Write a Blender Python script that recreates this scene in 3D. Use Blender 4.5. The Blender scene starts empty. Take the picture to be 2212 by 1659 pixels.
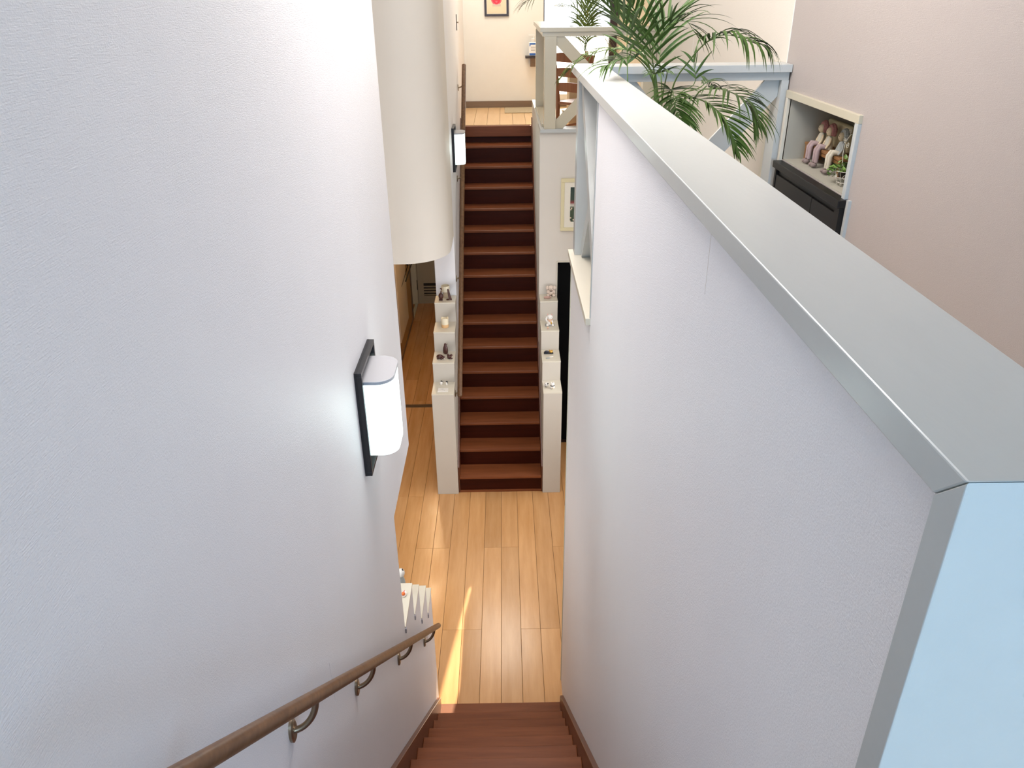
import bpy, math, random
from mathutils import Vector, Matrix
random.seed(7)
SC = bpy.context.scene
COL = SC.collection
PI = math.pi

# ------------------------------------------------------------------ camera
cam_data = bpy.data.cameras.new('camera')
cam = bpy.data.objects.new('camera', cam_data)
COL.objects.link(cam)
SC.camera = cam
F_PX = 1660.7
cam_data.sensor_width = 36.0
cam_data.lens = F_PX / 2212.0 * 36.0
cam_data.clip_start = 0.02
VF = Vector((1084.0 - 1106.0, -20.0 - 829.5, F_PX)).normalized()      # world +Y seen in camera axes (x right, y down, z forward)
VD = Vector((1145.0 - 1106.0, 4075.0 - 829.5, F_PX)).normalized()     # world -Z
VU = -VD
VX = VF.cross(VU)
right = Vector((VX[0], VF[0], VU[0]))
down = Vector((VX[1], VF[1], VU[1]))
fwd = Vector((VX[2], VF[2], VU[2]))
m = Matrix((right, -down, -fwd)).transposed().to_4x4()
m.translation = Vector((0, 0, 4.2))
cam.matrix_world = m

# ------------------------------------------------------------------ view, world, lights
vs = SC.view_settings
vs.view_transform = 'Standard'
vs.look = 'None'
vs.gamma = 1.0
vs.use_curve_mapping = False
vs.exposure = 0.0
world = bpy.data.worlds.new('world')
SC.world = world
world.use_nodes = True
bg = world.node_tree.nodes['Background']
bg.inputs['Color'].default_value = (0.93, 0.97, 1.0, 1)
bg.inputs['Strength'].default_value = 2.6


def light(name, kind, loc, target, energy, color, size=1.0, size_y=None, angle=None, spread=None):
    d = bpy.data.lights.new(name, kind)
    d.energy = energy
    d.color = color
    if kind == 'AREA':
        d.shape = 'RECTANGLE' if size_y else 'DISK'
        d.size = size
        if size_y:
            d.size_y = size_y
        if spread:
            d.spread = spread
    if kind == 'SUN':
        d.angle = angle or 0.01
    if kind == 'POINT':
        d.shadow_soft_size = size
    o = bpy.data.objects.new(name, d)
    COL.objects.link(o)
    o.location = loc
    dv = Vector(target) - Vector(loc)
    o.rotation_euler = dv.to_track_quat('-Z', 'Y').to_euler()
    return o


# sun through the far window
light('sun', 'SUN', (1.3, 12, 6), (1.3 - 0.149, 11, 5.3), 14.0, (1.0, 0.84, 0.60), angle=0.005)
# daylight of the high window behind the photographer and of the far window
light('rear_window_daylight', 'AREA', (0.4, -3.9, 4.45), (0.4, 4, 3.6), 172, (0.38, 0.66, 1.0), 1.7, 1.5)
light('far_window_daylight', 'AREA', (0.95, 10.9, 5.2), (0.4, 6.0, 2.9), 110, (1.0, 0.95, 0.88), 1.6, 1.4)
light('void_fill', 'AREA', (0.1, 4.7, 5.36), (0.1, 4.7, 0), 31, (0.98, 0.96, 0.96), 1.1, 2.2)  # added soft fill over the void; the ceiling has no opening here
light('landing_fill', 'AREA', (1.24, 5.3, 1.55), (-0.4, 4.9, 1.2), 20, (0.98, 0.97, 1.0), 1.6, 1.2)  # added fill that brightens the landing and lower walls from the side
# ceiling lamp of the far landing
light('ceiling_lamp_far', 'AREA', (-0.1, 9.3, 5.3), (-0.1, 9.3, 0), 40, (1.0, 0.93, 0.81), 1.3)
light('near_stair_fill', 'AREA', (-0.08, 2.7, 5.3), (-0.08, 2.7, 0), 68, (1.0, 0.96, 0.95), 1.2)  # added fill for the near walls and stairwell, not a lamp


# ------------------------------------------------------------------ materials
def mat(name, color, rough=0.5, metal=0.0, var=0.0, var_scale=(6, 6, 6), color2=None, bump=0.0, bump_scale=(200, 200, 200),
        spec=0.5, emis=0.0, emis_color=None, coat=0.0, rand=0.0, weave=None):
    mt = bpy.data.materials.new(name)
    mt.use_nodes = True
    nt = mt.node_tree
    b = nt.nodes['Principled BSDF']
    b.inputs['Base Color'].default_value = (*color, 1)
    b.inputs['Roughness'].default_value = rough
    b.inputs['Metallic'].default_value = metal
    b.inputs['Specular IOR Level'].default_value = spec
    b.inputs['Coat Weight'].default_value = coat
    b.inputs['Coat Roughness'].default_value = 0.12
    tc = nt.nodes.new('ShaderNodeTexCoord')
    vec = tc.outputs['Object']
    if rand:
        oi = nt.nodes.new('ShaderNodeObjectInfo')
        ad = nt.nodes.new('ShaderNodeVectorMath')
        ad.operation = 'MULTIPLY_ADD'
        cb = nt.nodes.new('ShaderNodeCombineXYZ')
        nt.links.new(oi.outputs['Random'], cb.inputs[0])
        nt.links.new(oi.outputs['Random'], cb.inputs[1])
        nt.links.new(oi.outputs['Random'], cb.inputs[2])
        ad.inputs[1].default_value = (37, 53, 71)
        nt.links.new(cb.outputs[0], ad.inputs[0])
        nt.links.new(vec, ad.inputs[2])
        vec = ad.outputs[0]
    col_out = None
    if var or color2:
        mp = nt.nodes.new('ShaderNodeMapping')
        mp.inputs['Scale'].default_value = var_scale
        nt.links.new(vec, mp.inputs[0])
        nz = nt.nodes.new('ShaderNodeTexNoise')
        nz.inputs['Scale'].default_value = 1.0
        nz.inputs['Detail'].default_value = 6
        nz.inputs['Roughness'].default_value = 0.6
        nt.links.new(mp.outputs[0], nz.inputs['Vector'])
        rp = nt.nodes.new('ShaderNodeValToRGB')
        rp.color_ramp.elements[0].position = 0.3
        rp.color_ramp.elements[1].position = 0.7
        c2 = color2 or tuple(c * (1 - var) for c in color)
        rp.color_ramp.elements[0].color = (*c2, 1)
        rp.color_ramp.elements[1].color = (*color, 1)
        nt.links.new(nz.outputs['Fac'], rp.inputs[0])
        col_out = rp.outputs[0]
    if rand:
        hs = nt.nodes.new('ShaderNodeHueSaturation')
        mr = nt.nodes.new('ShaderNodeMapRange')
        mr.inputs['To Min'].default_value = 1 - rand
        mr.inputs['To Max'].default_value = 1 + rand
        nt.links.new(oi.outputs['Random'], mr.inputs[0])
        nt.links.new(mr.outputs[0], hs.inputs['Value'])
        if col_out:
            nt.links.new(col_out, hs.inputs['Color'])
        else:
            hs.inputs['Color'].default_value = (*color, 1)
        col_out = hs.outputs[0]
    if col_out:
        nt.links.new(col_out, b.inputs['Base Color'])
    if bump or weave:
        bp = nt.nodes.new('ShaderNodeBump')
        bp.inputs['Strength'].default_value = bump
        bp.inputs['Distance'].default_value = 0.001
        mp2 = nt.nodes.new('ShaderNodeMapping')
        mp2.inputs['Scale'].default_value = bump_scale
        nt.links.new(vec, mp2.inputs[0])
        nz2 = nt.nodes.new('ShaderNodeTexNoise')
        nz2.inputs['Scale'].default_value = 1.0
        nz2.inputs['Detail'].default_value = 3
        nt.links.new(mp2.outputs[0], nz2.inputs['Vector'])
        h = nz2.outputs['Fac']
        if weave:
            # fabric-like wallpaper: fine horizontal threads crossed by irregular slubs
            mp3 = nt.nodes.new('ShaderNodeMapping')
            mp3.inputs['Scale'].default_value = weave
            nt.links.new(vec, mp3.inputs[0])
            nz3 = nt.nodes.new('ShaderNodeTexNoise')
            nz3.inputs['Scale'].default_value = 1.0
            nz3.inputs['Detail'].default_value = 2
            nt.links.new(mp3.outputs[0], nz3.inputs['Vector'])
            av = nt.nodes.new('ShaderNodeMath')
            av.operation = 'ADD'
            nt.links.new(h, av.inputs[0])
            nt.links.new(nz3.outputs['Fac'], av.inputs[1])
            h = av.outputs[0]
        nt.links.new(h, bp.inputs['Height'])
        nt.links.new(bp.outputs[0], b.inputs['Normal'])
    if emis:
        b.inputs['Emission Color'].default_value = (*(emis_color or color), 1)
        b.inputs['Emission Strength'].default_value = emis
    return mt


M = {}
WP = dict(rough=0.5, var=0.02, var_scale=(4, 4, 1.0), bump=0.6, bump_scale=(45, 45, 620), weave=(330, 330, 420), spec=0.4)
M['wallpaper'] = mat('fabric_wallpaper', (0.81, 0.795, 0.805), **WP)
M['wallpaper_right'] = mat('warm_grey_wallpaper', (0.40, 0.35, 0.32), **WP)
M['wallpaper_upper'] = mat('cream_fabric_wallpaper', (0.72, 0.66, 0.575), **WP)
M['wallpaper_smooth'] = mat('plain_wallpaper', (0.67, 0.62, 0.55), 0.6, var=0.03, var_scale=(3, 3, 2), bump=0.15, bump_scale=(250, 250, 250), spec=0.3)
M['wallpaper_warm'] = mat('cream_wallpaper', (0.78, 0.755, 0.70), 0.65, var=0.03, bump=0.15, bump_scale=(250, 250, 250), spec=0.3)
M['paint'] = mat('gloss_paint', (0.46, 0.47, 0.45), 0.28, var=0.03, var_scale=(20, 4, 20), bump=0.25, bump_scale=(90, 22, 90), spec=0.5)
M['ledge'] = mat('cream_satin_paint', (0.66, 0.61, 0.50), 0.3, var=0.03, bump=0.05)
M['plinth'] = mat('cream_paint', (0.56, 0.51, 0.435), 0.5, var=0.03, bump=0.1)
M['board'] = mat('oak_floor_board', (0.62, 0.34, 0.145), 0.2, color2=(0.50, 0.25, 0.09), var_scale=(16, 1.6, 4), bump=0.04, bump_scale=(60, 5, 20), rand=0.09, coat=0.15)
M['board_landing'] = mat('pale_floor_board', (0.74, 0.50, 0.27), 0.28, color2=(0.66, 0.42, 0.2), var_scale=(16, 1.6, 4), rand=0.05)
M['joint'] = mat('floor_joint', (0.16, 0.07, 0.025), 0.6)
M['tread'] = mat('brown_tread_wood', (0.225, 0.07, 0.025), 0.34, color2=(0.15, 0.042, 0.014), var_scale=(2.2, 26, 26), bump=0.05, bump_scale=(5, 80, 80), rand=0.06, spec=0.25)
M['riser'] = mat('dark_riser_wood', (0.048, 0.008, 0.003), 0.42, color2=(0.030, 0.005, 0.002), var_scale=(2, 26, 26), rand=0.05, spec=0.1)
M['stringer'] = mat('stringer_wood', (0.13, 0.04, 0.017), 0.32, color2=(0.085, 0.025, 0.011), var_scale=(30, 3, 3))
M['rail_wood'] = mat('handrail_wood', (0.17, 0.088, 0.042), 0.4, color2=(0.09, 0.042, 0.018), var_scale=(60, 4, 60), spec=0.3)
M['bronze'] = mat('bronze_metal', (0.30, 0.225, 0.15), 0.35, metal=0.9, var=0.1)
M['black_wood'] = mat('black_wood', (0.010, 0.008, 0.007), 0.4, spec=0.25, var=0.2, bump=0.05)
M['black'] = mat('black_paint', (0.0015, 0.0015, 0.0018), 0.75, var=0.1, spec=0.1)
M['dark_frame'] = mat('dark_brown_frame', (0.03, 0.014, 0.011), 0.35, var=0.2)
M['sconce_plate'] = mat('sconce_plate', (0.012, 0.011, 0.013), 0.3, var=0.1)
M['sconce_cap'] = mat('sconce_cap_grey', (0.42, 0.41, 0.42), 0.4, var=0.03)
M['sconce_glow'] = mat('sconce_diffuser', (0.9, 0.97, 0.95), 0.3, emis=1.9, emis_color=(0.80, 1.0, 0.95), var=0.02)
M['chair_wood'] = mat('chair_wood', (0.36, 0.13, 0.045), 0.35, color2=(0.26, 0.085, 0.03), var_scale=(30, 30, 4))
M['leaf'] = mat('palm_leaf', (0.062, 0.115, 0.018), 0.45, color2=(0.026, 0.055, 0.012), var_scale=(9, 9, 9), spec=0.3)
M['leaf_light'] = mat('palm_leaf_olive', (0.20, 0.27, 0.05), 0.4, color2=(0.10, 0.17, 0.03), var_scale=(9, 9, 9))
M['stem'] = mat('palm_stem', (0.12, 0.19, 0.04), 0.4, color2=(0.07, 0.12, 0.03), var_scale=(20, 20, 5))
M['terracotta'] = mat('terracotta', (0.30, 0.11, 0.06), 0.6, var=0.15)
M['beige_stand'] = mat('beige_stand', (0.55, 0.42, 0.27), 0.5, var=0.05)
M['bucket'] = mat('dark_bucket', (0.02, 0.022, 0.035), 0.35, var=0.1)
M['soil'] = mat('soil', (0.03, 0.018, 0.01), 0.9, var=0.4, var_scale=(60, 60, 60), bump=0.6)
M['dark_figure'] = mat('dark_carved_wood', (0.075, 0.02, 0.014), 0.35, var=0.3, var_scale=(60, 60, 20))
M['white_ceramic'] = mat('white_ceramic', (0.82, 0.78, 0.72), 0.25, var=0.03)
M['grey_ceramic'] = mat('grey_ceramic', (0.42, 0.44, 0.42), 0.35, var=0.1)
M['black_ceramic'] = mat('black_ceramic', (0.012, 0.012, 0.012), 0.25, var=0.1)
M['pink'] = mat('pink_ceramic', (0.66, 0.42, 0.36), 0.4, var=0.1)
M['peach'] = mat('peach_cloth', (0.72, 0.45, 0.30), 0.6, var=0.1)
M['gold'] = mat('gold', (0.65, 0.38, 0.08), 0.3, metal=0.7, var=0.1)
M['orange'] = mat('orange_fruit', (0.80, 0.16, 0.02), 0.35, var=0.1)
M['beige_fur'] = mat('beige_plush', (0.78, 0.64, 0.53), 0.9, var=0.15, var_scale=(90, 90, 90))
M['wax_top'] = mat('ivory_wax', (0.82, 0.73, 0.54), 0.4, var=0.05)
M['wax_low'] = mat('amber_wax', (0.80, 0.50, 0.24), 0.4, var=0.05)
M['bench_wood'] = mat('bench_wood', (0.30, 0.14, 0.045), 0.5, color2=(0.2, 0.09, 0.03), var_scale=(5, 30, 30))
M['cream_rail'] = mat('cream_gloss_paint', (0.52, 0.465, 0.345), 0.25, var=0.03, bump=0.1, bump_scale=(90, 22, 90))
M['niche_in'] = mat('niche_paint', (0.40, 0.37, 0.30), 0.6, var=0.03)
M['cushion'] = mat('cream_cushion', (0.66, 0.58, 0.36), 0.8, var=0.08, var_scale=(40, 40, 40))
M['skin'] = mat('doll_face', (0.70, 0.56, 0.36), 0.6, var=0.03)
M['doll_hair'] = mat('pink_doll_hair', (0.42, 0.17, 0.15), 0.8, var=0.3, var_scale=(200, 200, 200))
M['doll_cloth'] = mat('mauve_doll_cloth', (0.40, 0.29, 0.28), 0.85, var=0.15, var_scale=(90, 90, 90))
M['doll_top'] = mat('pale_doll_top', (0.62, 0.56, 0.44), 0.85, var=0.15, var_scale=(90, 90, 90))
M['doll_shoe'] = mat('taupe_doll_shoe', (0.26, 0.19, 0.17), 0.7, var=0.1)
M['doll_brown'] = mat('dark_doll_hair', (0.05, 0.02, 0.015), 0.7, var=0.1)
M['ivy'] = mat('ivy_leaf', (0.22, 0.36, 0.07), 0.5, color2=(0.10, 0.2, 0.04), var_scale=(60, 60, 60))
M['white_wire'] = mat('white_wire', (0.66, 0.62, 0.52), 0.4, var=0.05)
M['bottle'] = mat('bottle_white', (0.80, 0.80, 0.78), 0.3, var=0.02)
M['bottle_blue'] = mat('bottle_label_blue', (0.03, 0.13, 0.45), 0.4, var=0.05)
M['print_grey'] = mat('print_grey', (0.35, 0.34, 0.33), 0.6, var=0.05)
M['paper'] = mat('certificate_paper', (0.72, 0.60, 0.42), 0.6, var=0.03)
M['mat_white'] = mat('mount_board', (0.78, 0.73, 0.62), 0.7, var=0.02)
M['cream_frame'] = mat('cream_frame', (0.70, 0.62, 0.38), 0.35, var=0.05)
M['seal_red'] = mat('seal_red', (0.75, 0.02, 0.04), 0.4, var=0.05)
M['seal_pink'] = mat('seal_pink', (0.85, 0.20, 0.22), 0.4, var=0.05)
M['label_grey'] = mat('label_grey', (0.60, 0.48, 0.38), 0.6, var=0.05)
M['rug'] = mat('speckled_mat', (0.50, 0.41, 0.27), 0.95, color2=(0.35, 0.28, 0.18), var_scale=(160, 160, 160), bump=0.4)
M['base_brown'] = mat('brown_baseboard', (0.20, 0.13, 0.075), 0.45, var=0.1, var_scale=(4, 40, 40))
M['door_grey'] = mat('door_paint', (0.40, 0.36, 0.27), 0.45, var=0.03)
M['passage'] = mat('tan_wall_panel', (0.55, 0.36, 0.14), 0.5, var=0.08, var_scale=(3, 3, 1.5))
M['jamb'] = mat('pale_jamb', (0.62, 0.60, 0.48), 0.5, var=0.03)
M['curtain'] = mat('pale_wood_screen', (0.88, 0.82, 0.70), 0.6, color2=(0.80, 0.72, 0.58), var_scale=(60, 60, 4))
M['sill_metal'] = mat('threshold_strip', (0.12, 0.075, 0.04), 0.4, var=0.1)
M['ground'] = mat('pale_paving', (0.6, 0.6, 0.58), 0.8, var=0.1)
M['warm_lamp'] = mat('warm_downlight', (1, 0.85, 0.55), 0.4, emis=22, emis_color=(1, 0.68, 0.28))
M['slot'] = mat('slot_dark', (0.02, 0.015, 0.01), 0.7)
M['square_grey'] = mat('patch_grey', (0.40, 0.38, 0.42), 0.6, var=0.05)


def glass_mat():
    mt = bpy.data.materials.new('window_glass')
    mt.use_nodes = True
    nt = mt.node_tree
    nt.nodes.clear()
    out = nt.nodes.new('ShaderNodeOutputMaterial')
    mx = nt.nodes.new('ShaderNodeMixShader')
    tr = nt.nodes.new('ShaderNodeBsdfTransparent')
    gl = nt.nodes.new('ShaderNodeBsdfGlossy')
    gl.inputs['Roughness'].default_value = 0.02
    fr = nt.nodes.new('ShaderNodeFresnel')
    fr.inputs[0].default_value = 1.3
    nt.links.new(fr.outputs[0], mx.inputs[0])
    nt.links.new(tr.outputs[0], mx.inputs[1])
    nt.links.new(gl.outputs[0], mx.inputs[2])
    nt.links.new(mx.outputs[0], out.inputs[0])
    return mt


M['glass'] = glass_mat()


# procedural picture of flowers (flat print inside the frame)
def picture_mat():
    mt = bpy.data.materials.new('flower_print')
    mt.use_nodes = True
    nt = mt.node_tree
    b = nt.nodes['Principled BSDF']
    tc = nt.nodes.new('ShaderNodeTexCoord')
    sep = nt.nodes.new('ShaderNodeSeparateXYZ')
    nt.links.new(tc.outputs['Object'], sep.inputs[0])
    rp = nt.nodes.new('ShaderNodeValToRGB')
    mr = nt.nodes.new('ShaderNodeMapRange')
    mr.inputs['From Min'].default_value = 0.10
    mr.inputs['From Max'].default_value = 0.37
    nt.links.new(sep.outputs['Z'], mr.inputs[0])
    e = rp.color_ramp.elements
    e[0].position = 0
    e[0].color = (0.03, 0.05, 0.02, 1)
    e[1].position = 1
    e[1].color = (0.02, 0.04, 0.03, 1)
    for p, c in ((0.42, (0.05, 0.07, 0.03, 1)), (0.5, (0.6, 0.58, 0.5, 1)), (0.58, (0.22, 0.03, 0.03, 1)), (0.68, (0.03, 0.05, 0.03, 1))):
        q = e.new(p)
        q.color = c
    nt.links.new(mr.outputs[0], rp.inputs[0])
    vo = nt.nodes.new('ShaderNodeTexVoronoi')
    vo.inputs['Scale'].default_value = 45
    nt.links.new(tc.outputs['Object'], vo.inputs['Vector'])
    lt = nt.nodes.new('ShaderNodeMath')
    lt.operation = 'LESS_THAN'
    lt.inputs[1].default_value = 0.30
    nt.links.new(vo.outputs['Distance'], lt.inputs[0])
    lo = nt.nodes.new('ShaderNodeMath')
    lo.operation = 'LESS_THAN'
    lo.inputs[1].default_value = 0.235
    nt.links.new(sep.outputs['Z'], lo.inputs[0])
    mu = nt.nodes.new('ShaderNodeMath')
    mu.operation = 'MULTIPLY'
    nt.links.new(lt.outputs[0], mu.inputs[0])
    nt.links.new(lo.outputs[0], mu.inputs[1])
    mx = nt.nodes.new('ShaderNodeMix')
    mx.data_type = 'RGBA'
    nt.links.new(mu.outputs[0], mx.inputs['Factor'])
    nt.links.new(rp.outputs[0], mx.inputs['A'])
    mx.inputs['B'].default_value = (0.75, 0.58, 0.42, 1)
    nt.links.new(mx.outputs['Result'], b.inputs['Base Color'])
    b.inputs['Roughness'].default_value = 0.4
    return mt


M['picture'] = picture_mat()


# ------------------------------------------------------------------ mesh helpers
class MB:
    def __init__(self):
        self.v = []
        self.f = []
        self.sm = []

    def add(self, vs_, fs, smooth=False):
        o = len(self.v)
        self.v += [Vector(p) for p in vs_]
        for f in fs:
            self.f.append([i + o for i in f])
            self.sm.append(smooth)
        return self

    def box(self, x0, x1, y0, y1, z0, z1):
        vs_ = [(x, y, z) for z in (z0, z1) for y in (y0, y1) for x in (x0, x1)]
        return self.add(vs_, [(0, 2, 3, 1), (4, 5, 7, 6), (0, 1, 5, 4), (2, 6, 7, 3), (0, 4, 6, 2), (1, 3, 7, 5)])

    def prism(self, poly, axis, a, b):
        # poly: list of 2-D points in the plane across the axis ('x': (y,z), 'y': (x,z), 'z': (x,y))
        n = len(poly)
        def p3(p, t):
            return {'x': (t, p[0], p[1]), 'y': (p[0], t, p[1]), 'z': (p[0], p[1], t)}[axis]
        vs_ = [p3(p, a) for p in poly] + [p3(p, b) for p in poly]
        area = sum(poly[i][0] * poly[(i + 1) % n][1] - poly[(i + 1) % n][0] * poly[i][1] for i in range(n))
        flip = (area > 0) ^ (axis == 'y') ^ (b < a)
        lo = list(range(n))
        hi = list(range(n, 2 * n))
        if flip:
            lo = lo[::-1]
        else:
            hi = hi[::-1]
        fs = [lo, hi]
        for i in range(n):
            j = (i + 1) % n
            q = (i, j, n + j, n + i)
            fs.append(q if flip else q[::-1])
        return self.add(vs_, fs)

    def tube(self, pts, r, n=10, cap=True):
        pts = [Vector(p) for p in pts]
        rs = r if isinstance(r, (list, tuple)) else [r] * len(pts)
        rings = []
        up = Vector((0, 0, 1))
        prev = None
        for i, p in enumerate(pts):
            t = (pts[min(i + 1, len(pts) - 1)] - pts[max(i - 1, 0)]).normalized()
            if prev is None:
                a = up if abs(t.dot(up)) < 0.9 else Vector((1, 0, 0))
                u = t.cross(a).normalized()
            else:
                u = (prev - t * prev.dot(t)).normalized()
            prev = u
            w = t.cross(u)
            rings.append([p + (u * math.cos(k * 2 * PI / n) + w * math.sin(k * 2 * PI / n)) * rs[i] for k in range(n)])
        vs_ = [q for rg in rings for q in rg]
        fs = []
        for i in range(len(pts) - 1):
            for k in range(n):
                a, b = i * n + k, i * n + (k + 1) % n
                fs.append((a, b, b + n, a + n))
        self.add(vs_, fs, True)
        if cap:
            self.add(rings[0], [list(range(n))[::-1]])
            self.add(rings[-1], [list(range(n))])
        return self

    def lathe(self, prof, c, n=20, sx=1.0, sy=1.0):
        # prof: (radius, height) pairs, axis z through c
        c = Vector(c)
        vs_, fs = [], []
        for r, h in prof:
            for k in range(n):
                a = 2 * PI * k / n
                vs_.append(c + Vector((r * sx * math.cos(a), r * sy * math.sin(a), h)))
        for i in range(len(prof) - 1):
            for k in range(n):
                a, b = i * n + k, i * n + (k + 1) % n
                fs.append((a, b, b + n, a + n))
        fs.append(list(range(n))[::-1])
        L = (len(prof) - 1) * n
        fs.append(list(range(L, L + n)))
        return self.add(vs_, fs, True)

    def ball(self, c, rx, ry=None, rz=None, n=12, rot=None):
        ry = ry or rx
        rz = rz or rx
        c = Vector(c)
        vs_, fs = [], []
        R = rot or Matrix.Identity(3)
        mrow = n // 2
        for i in range(1, mrow):
            th = PI * i / mrow
            for k in range(n):
                a = 2 * PI * k / n
                vs_.append(c + R @ Vector((rx * math.sin(th) * math.cos(a), ry * math.sin(th) * math.sin(a), -rz * math.cos(th))))
        for i in range(mrow - 2):
            for k in range(n):
                a, b = i * n + k, i * n + (k + 1) % n
                fs.append((a, b, b + n, a + n))
        bot = len(vs_)
        vs_.append(c + R @ Vector((0, 0, -rz)))
        top = len(vs_)
        vs_.append(c + R @ Vector((0, 0, rz)))
        for k in range(n):
            fs.append((bot, (k + 1) % n, k))
            s = (mrow - 2) * n
            fs.append((top, s + k, s + (k + 1) % n))
        return self.add(vs_, fs, True)


def rx(a):
    return Matrix.Rotation(a, 3, 'X')


def ry(a):
    return Matrix.Rotation(a, 3, 'Y')


def rz(a):
    return Matrix.Rotation(a, 3, 'Z')


def obj(name, mb, material, parent=None, bevel=0.0, seg=2, base=None):
    me = bpy.data.meshes.new(name)
    off = Vector(base) if base is not None else (parent_base(parent) if parent else Vector((0, 0, 0)))
    me.from_pydata([tuple(p - off) for p in mb.v], [], mb.f)
    me.materials.append(M[material] if isinstance(material, str) else material)
    for p, s in zip(me.polygons, mb.sm):
        p.use_smooth = s
    me.update()
    if any(mb.sm):
        me.set_sharp_from_angle(angle=math.radians(50))
    o = bpy.data.objects.new(name, me)
    COL.objects.link(o)
    if parent:
        o.parent = parent
    elif base is not None:
        o.location = base
    if bevel:
        b = o.modifiers.new('bevel', 'BEVEL')
        b.width = bevel
        b.segments = seg
        b.limit_method = 'ANGLE'
    return o


def parent_base(p):
    v = Vector((0, 0, 0))
    while p is not None:
        v += p.location
        p = p.parent
    return v


def struct(name, mb, material, bevel=0.0):
    o = obj(name, mb, material, None, bevel)
    o['kind'] = 'structure'
    return o


def thing(name, label, cat, loc, group=None):
    o = bpy.data.objects.new(name, None)
    o.empty_display_size = 0.05
    COL.objects.link(o)
    o.location = loc
    tag(o, label, cat, group)
    return o


def tag(o, label, cat, group=None):
    o['label'] = label
    o['category'] = cat
    if group:
        o['group'] = group
    return o


def bar(mb, a, b, w, d, side):
    # rectangular bar from a to b, width w across 'side' axis plane, depth d along side
    a, b, side = Vector(a), Vector(b), Vector(side).normalized()
    t = (b - a).normalized()
    u = t.cross(side).normalized()
    vs_ = []
    for p in (a, b):
        for su, sd in ((-1, -1), (1, -1), (1, 1), (-1, 1)):
            vs_.append(p + u * su * w / 2 + side * sd * d / 2)
    mb.add(vs_, [(3, 2, 1, 0), (4, 5, 6, 7), (0, 1, 5, 4), (1, 2, 6, 5), (2, 3, 7, 6), (3, 0, 4, 7)])
    return mb


ZU = 2.883          # level of the upper floors
ZC = 5.4            # ceiling

# ------------------------------------------------------------------ shell
fl = struct('floor', MB().box(-2.6, 1.6, 3.3, 11.3, -0.14, -0.016), 'joint')
SP = 0.145
meshes = {}


def plank(parent, x0, y0, y1, z, mt, key):
    L = round(y1 - y0, 3)
    k = (key, L)
    if k not in meshes:
        w = SP - 0.0022
        me = bpy.data.meshes.new('floor_board')
        mb = MB()
        c = 0.0012
        l = L - 0.0022
        poly = [(0, -0.014), (w, -0.014), (w, -c), (w - c, 0), (c, 0), (0, -c)]
        mb.prism(poly, 'y', 0, l)
        me.from_pydata([tuple(p) for p in mb.v], [], mb.f)
        me.materials.append(M[mt])
        meshes[k] = me
    o = bpy.data.objects.new('floor_board', meshes[k])
    COL.objects.link(o)
    o.parent = parent
    o.location = (x0 + 0.0011, y0 + 0.0011, z)
    return o


JOINTS = {0: (5.174,), 1: (4.234,), -1: (4.234,), -2: (5.174,), -3: (5.93,), 2: (5.174,), 3: (4.234,)}
for n in range(-12, 6):
    x0 = -0.074 + n * SP
    pair = (n + 1) // 2
    j0 = JOINTS.get(pair, (4.6 + 0.94 * (pair % 2),))[0]
    if pair == 0:
        j0 = 5.174
    ys = [3.36]
    y = j0 - 1.88
    while y < 10.93:
        if y > 3.45:
            ys.append(y)
        y += 1.88
    ys.append(10.93)
    for a, b in zip(ys, ys[1:]):
        if -5 < n < 3 and a > 6.2:
            continue
        # boards run up to the far staircase only
        if -3 <= n <= 1 and b > 6.2:
            b = 6.0 if a < 6.0 else b
            if a >= 6.0:
                continue
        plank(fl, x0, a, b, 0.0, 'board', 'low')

# upper floors
up1 = struct('floor_upper_far', MB().box(-0.48, 0.32, 8.86, 10.32, ZU - 0.2, ZU - 0.014).box(0.32, 2.5, 6.98, 10.32, ZU - 0.2, ZU - 0.014), 'joint')
n = 0
x = -0.479
while x < 2.40:
    y0 = 8.862 if x + SP < 0.42 else 6.985
    if x + SP < 0.42:
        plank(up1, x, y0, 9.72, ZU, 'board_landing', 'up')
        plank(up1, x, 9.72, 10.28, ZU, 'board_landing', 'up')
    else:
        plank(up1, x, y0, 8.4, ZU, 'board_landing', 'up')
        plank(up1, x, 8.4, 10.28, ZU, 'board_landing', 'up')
    x += SP
struct('floor_upper_near', MB().box(-0.49, 1.27, -4.0, 0.32, ZU - 0.2, ZU).box(0.435, 1.27, 0.32, 3.76, ZU - 0.2, ZU), 'board_landing')
struct('ceiling', MB().box(-2.6, 2.7, -4.2, 10.42, ZC, ZC + 0.1), 'wallpaper_warm')
struct('ceiling_passage', MB().box(-2.4, -0.66, 6.2, 11.2, 2.4, 2.6), 'passage')

# near left wall: its lower end is stepped like the display ledges opposite
XW = -0.49
poly = [(-4.0, 0), (3.62, 0), (3.62, 0.95), (3.41, 0.95), (3.41, 1.155), (3.155, 1.155), (3.155, 1.39), (2.94, 1.39), (2.94, 1.59),
        (2.65, 1.59), (2.65, 2.22), (3.22, 2.22), (3.22, ZC), (-4.0, ZC)]
wl = struct('wall_left', MB().prism(poly, 'x', XW, XW - 0.2), 'wallpaper')
# rounded end of the upper part and the wall behind it
arc = [(XW - 0.15 + 0.15 * math.cos(a), 3.22 + 0.15 * math.sin(a)) for a in [PI / 2 * i / 12 for i in range(13)]]
poly = arc + [(-2.4, 3.37), (-2.4, 3.22), (XW - 0.001, 3.22)]
mb = MB().prism(poly, 'z', 2.22, ZC)
mb.sm = [len(f) == 4 for f in mb.f]
obj('rounded_end', mb, 'wallpaper', wl)
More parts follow.
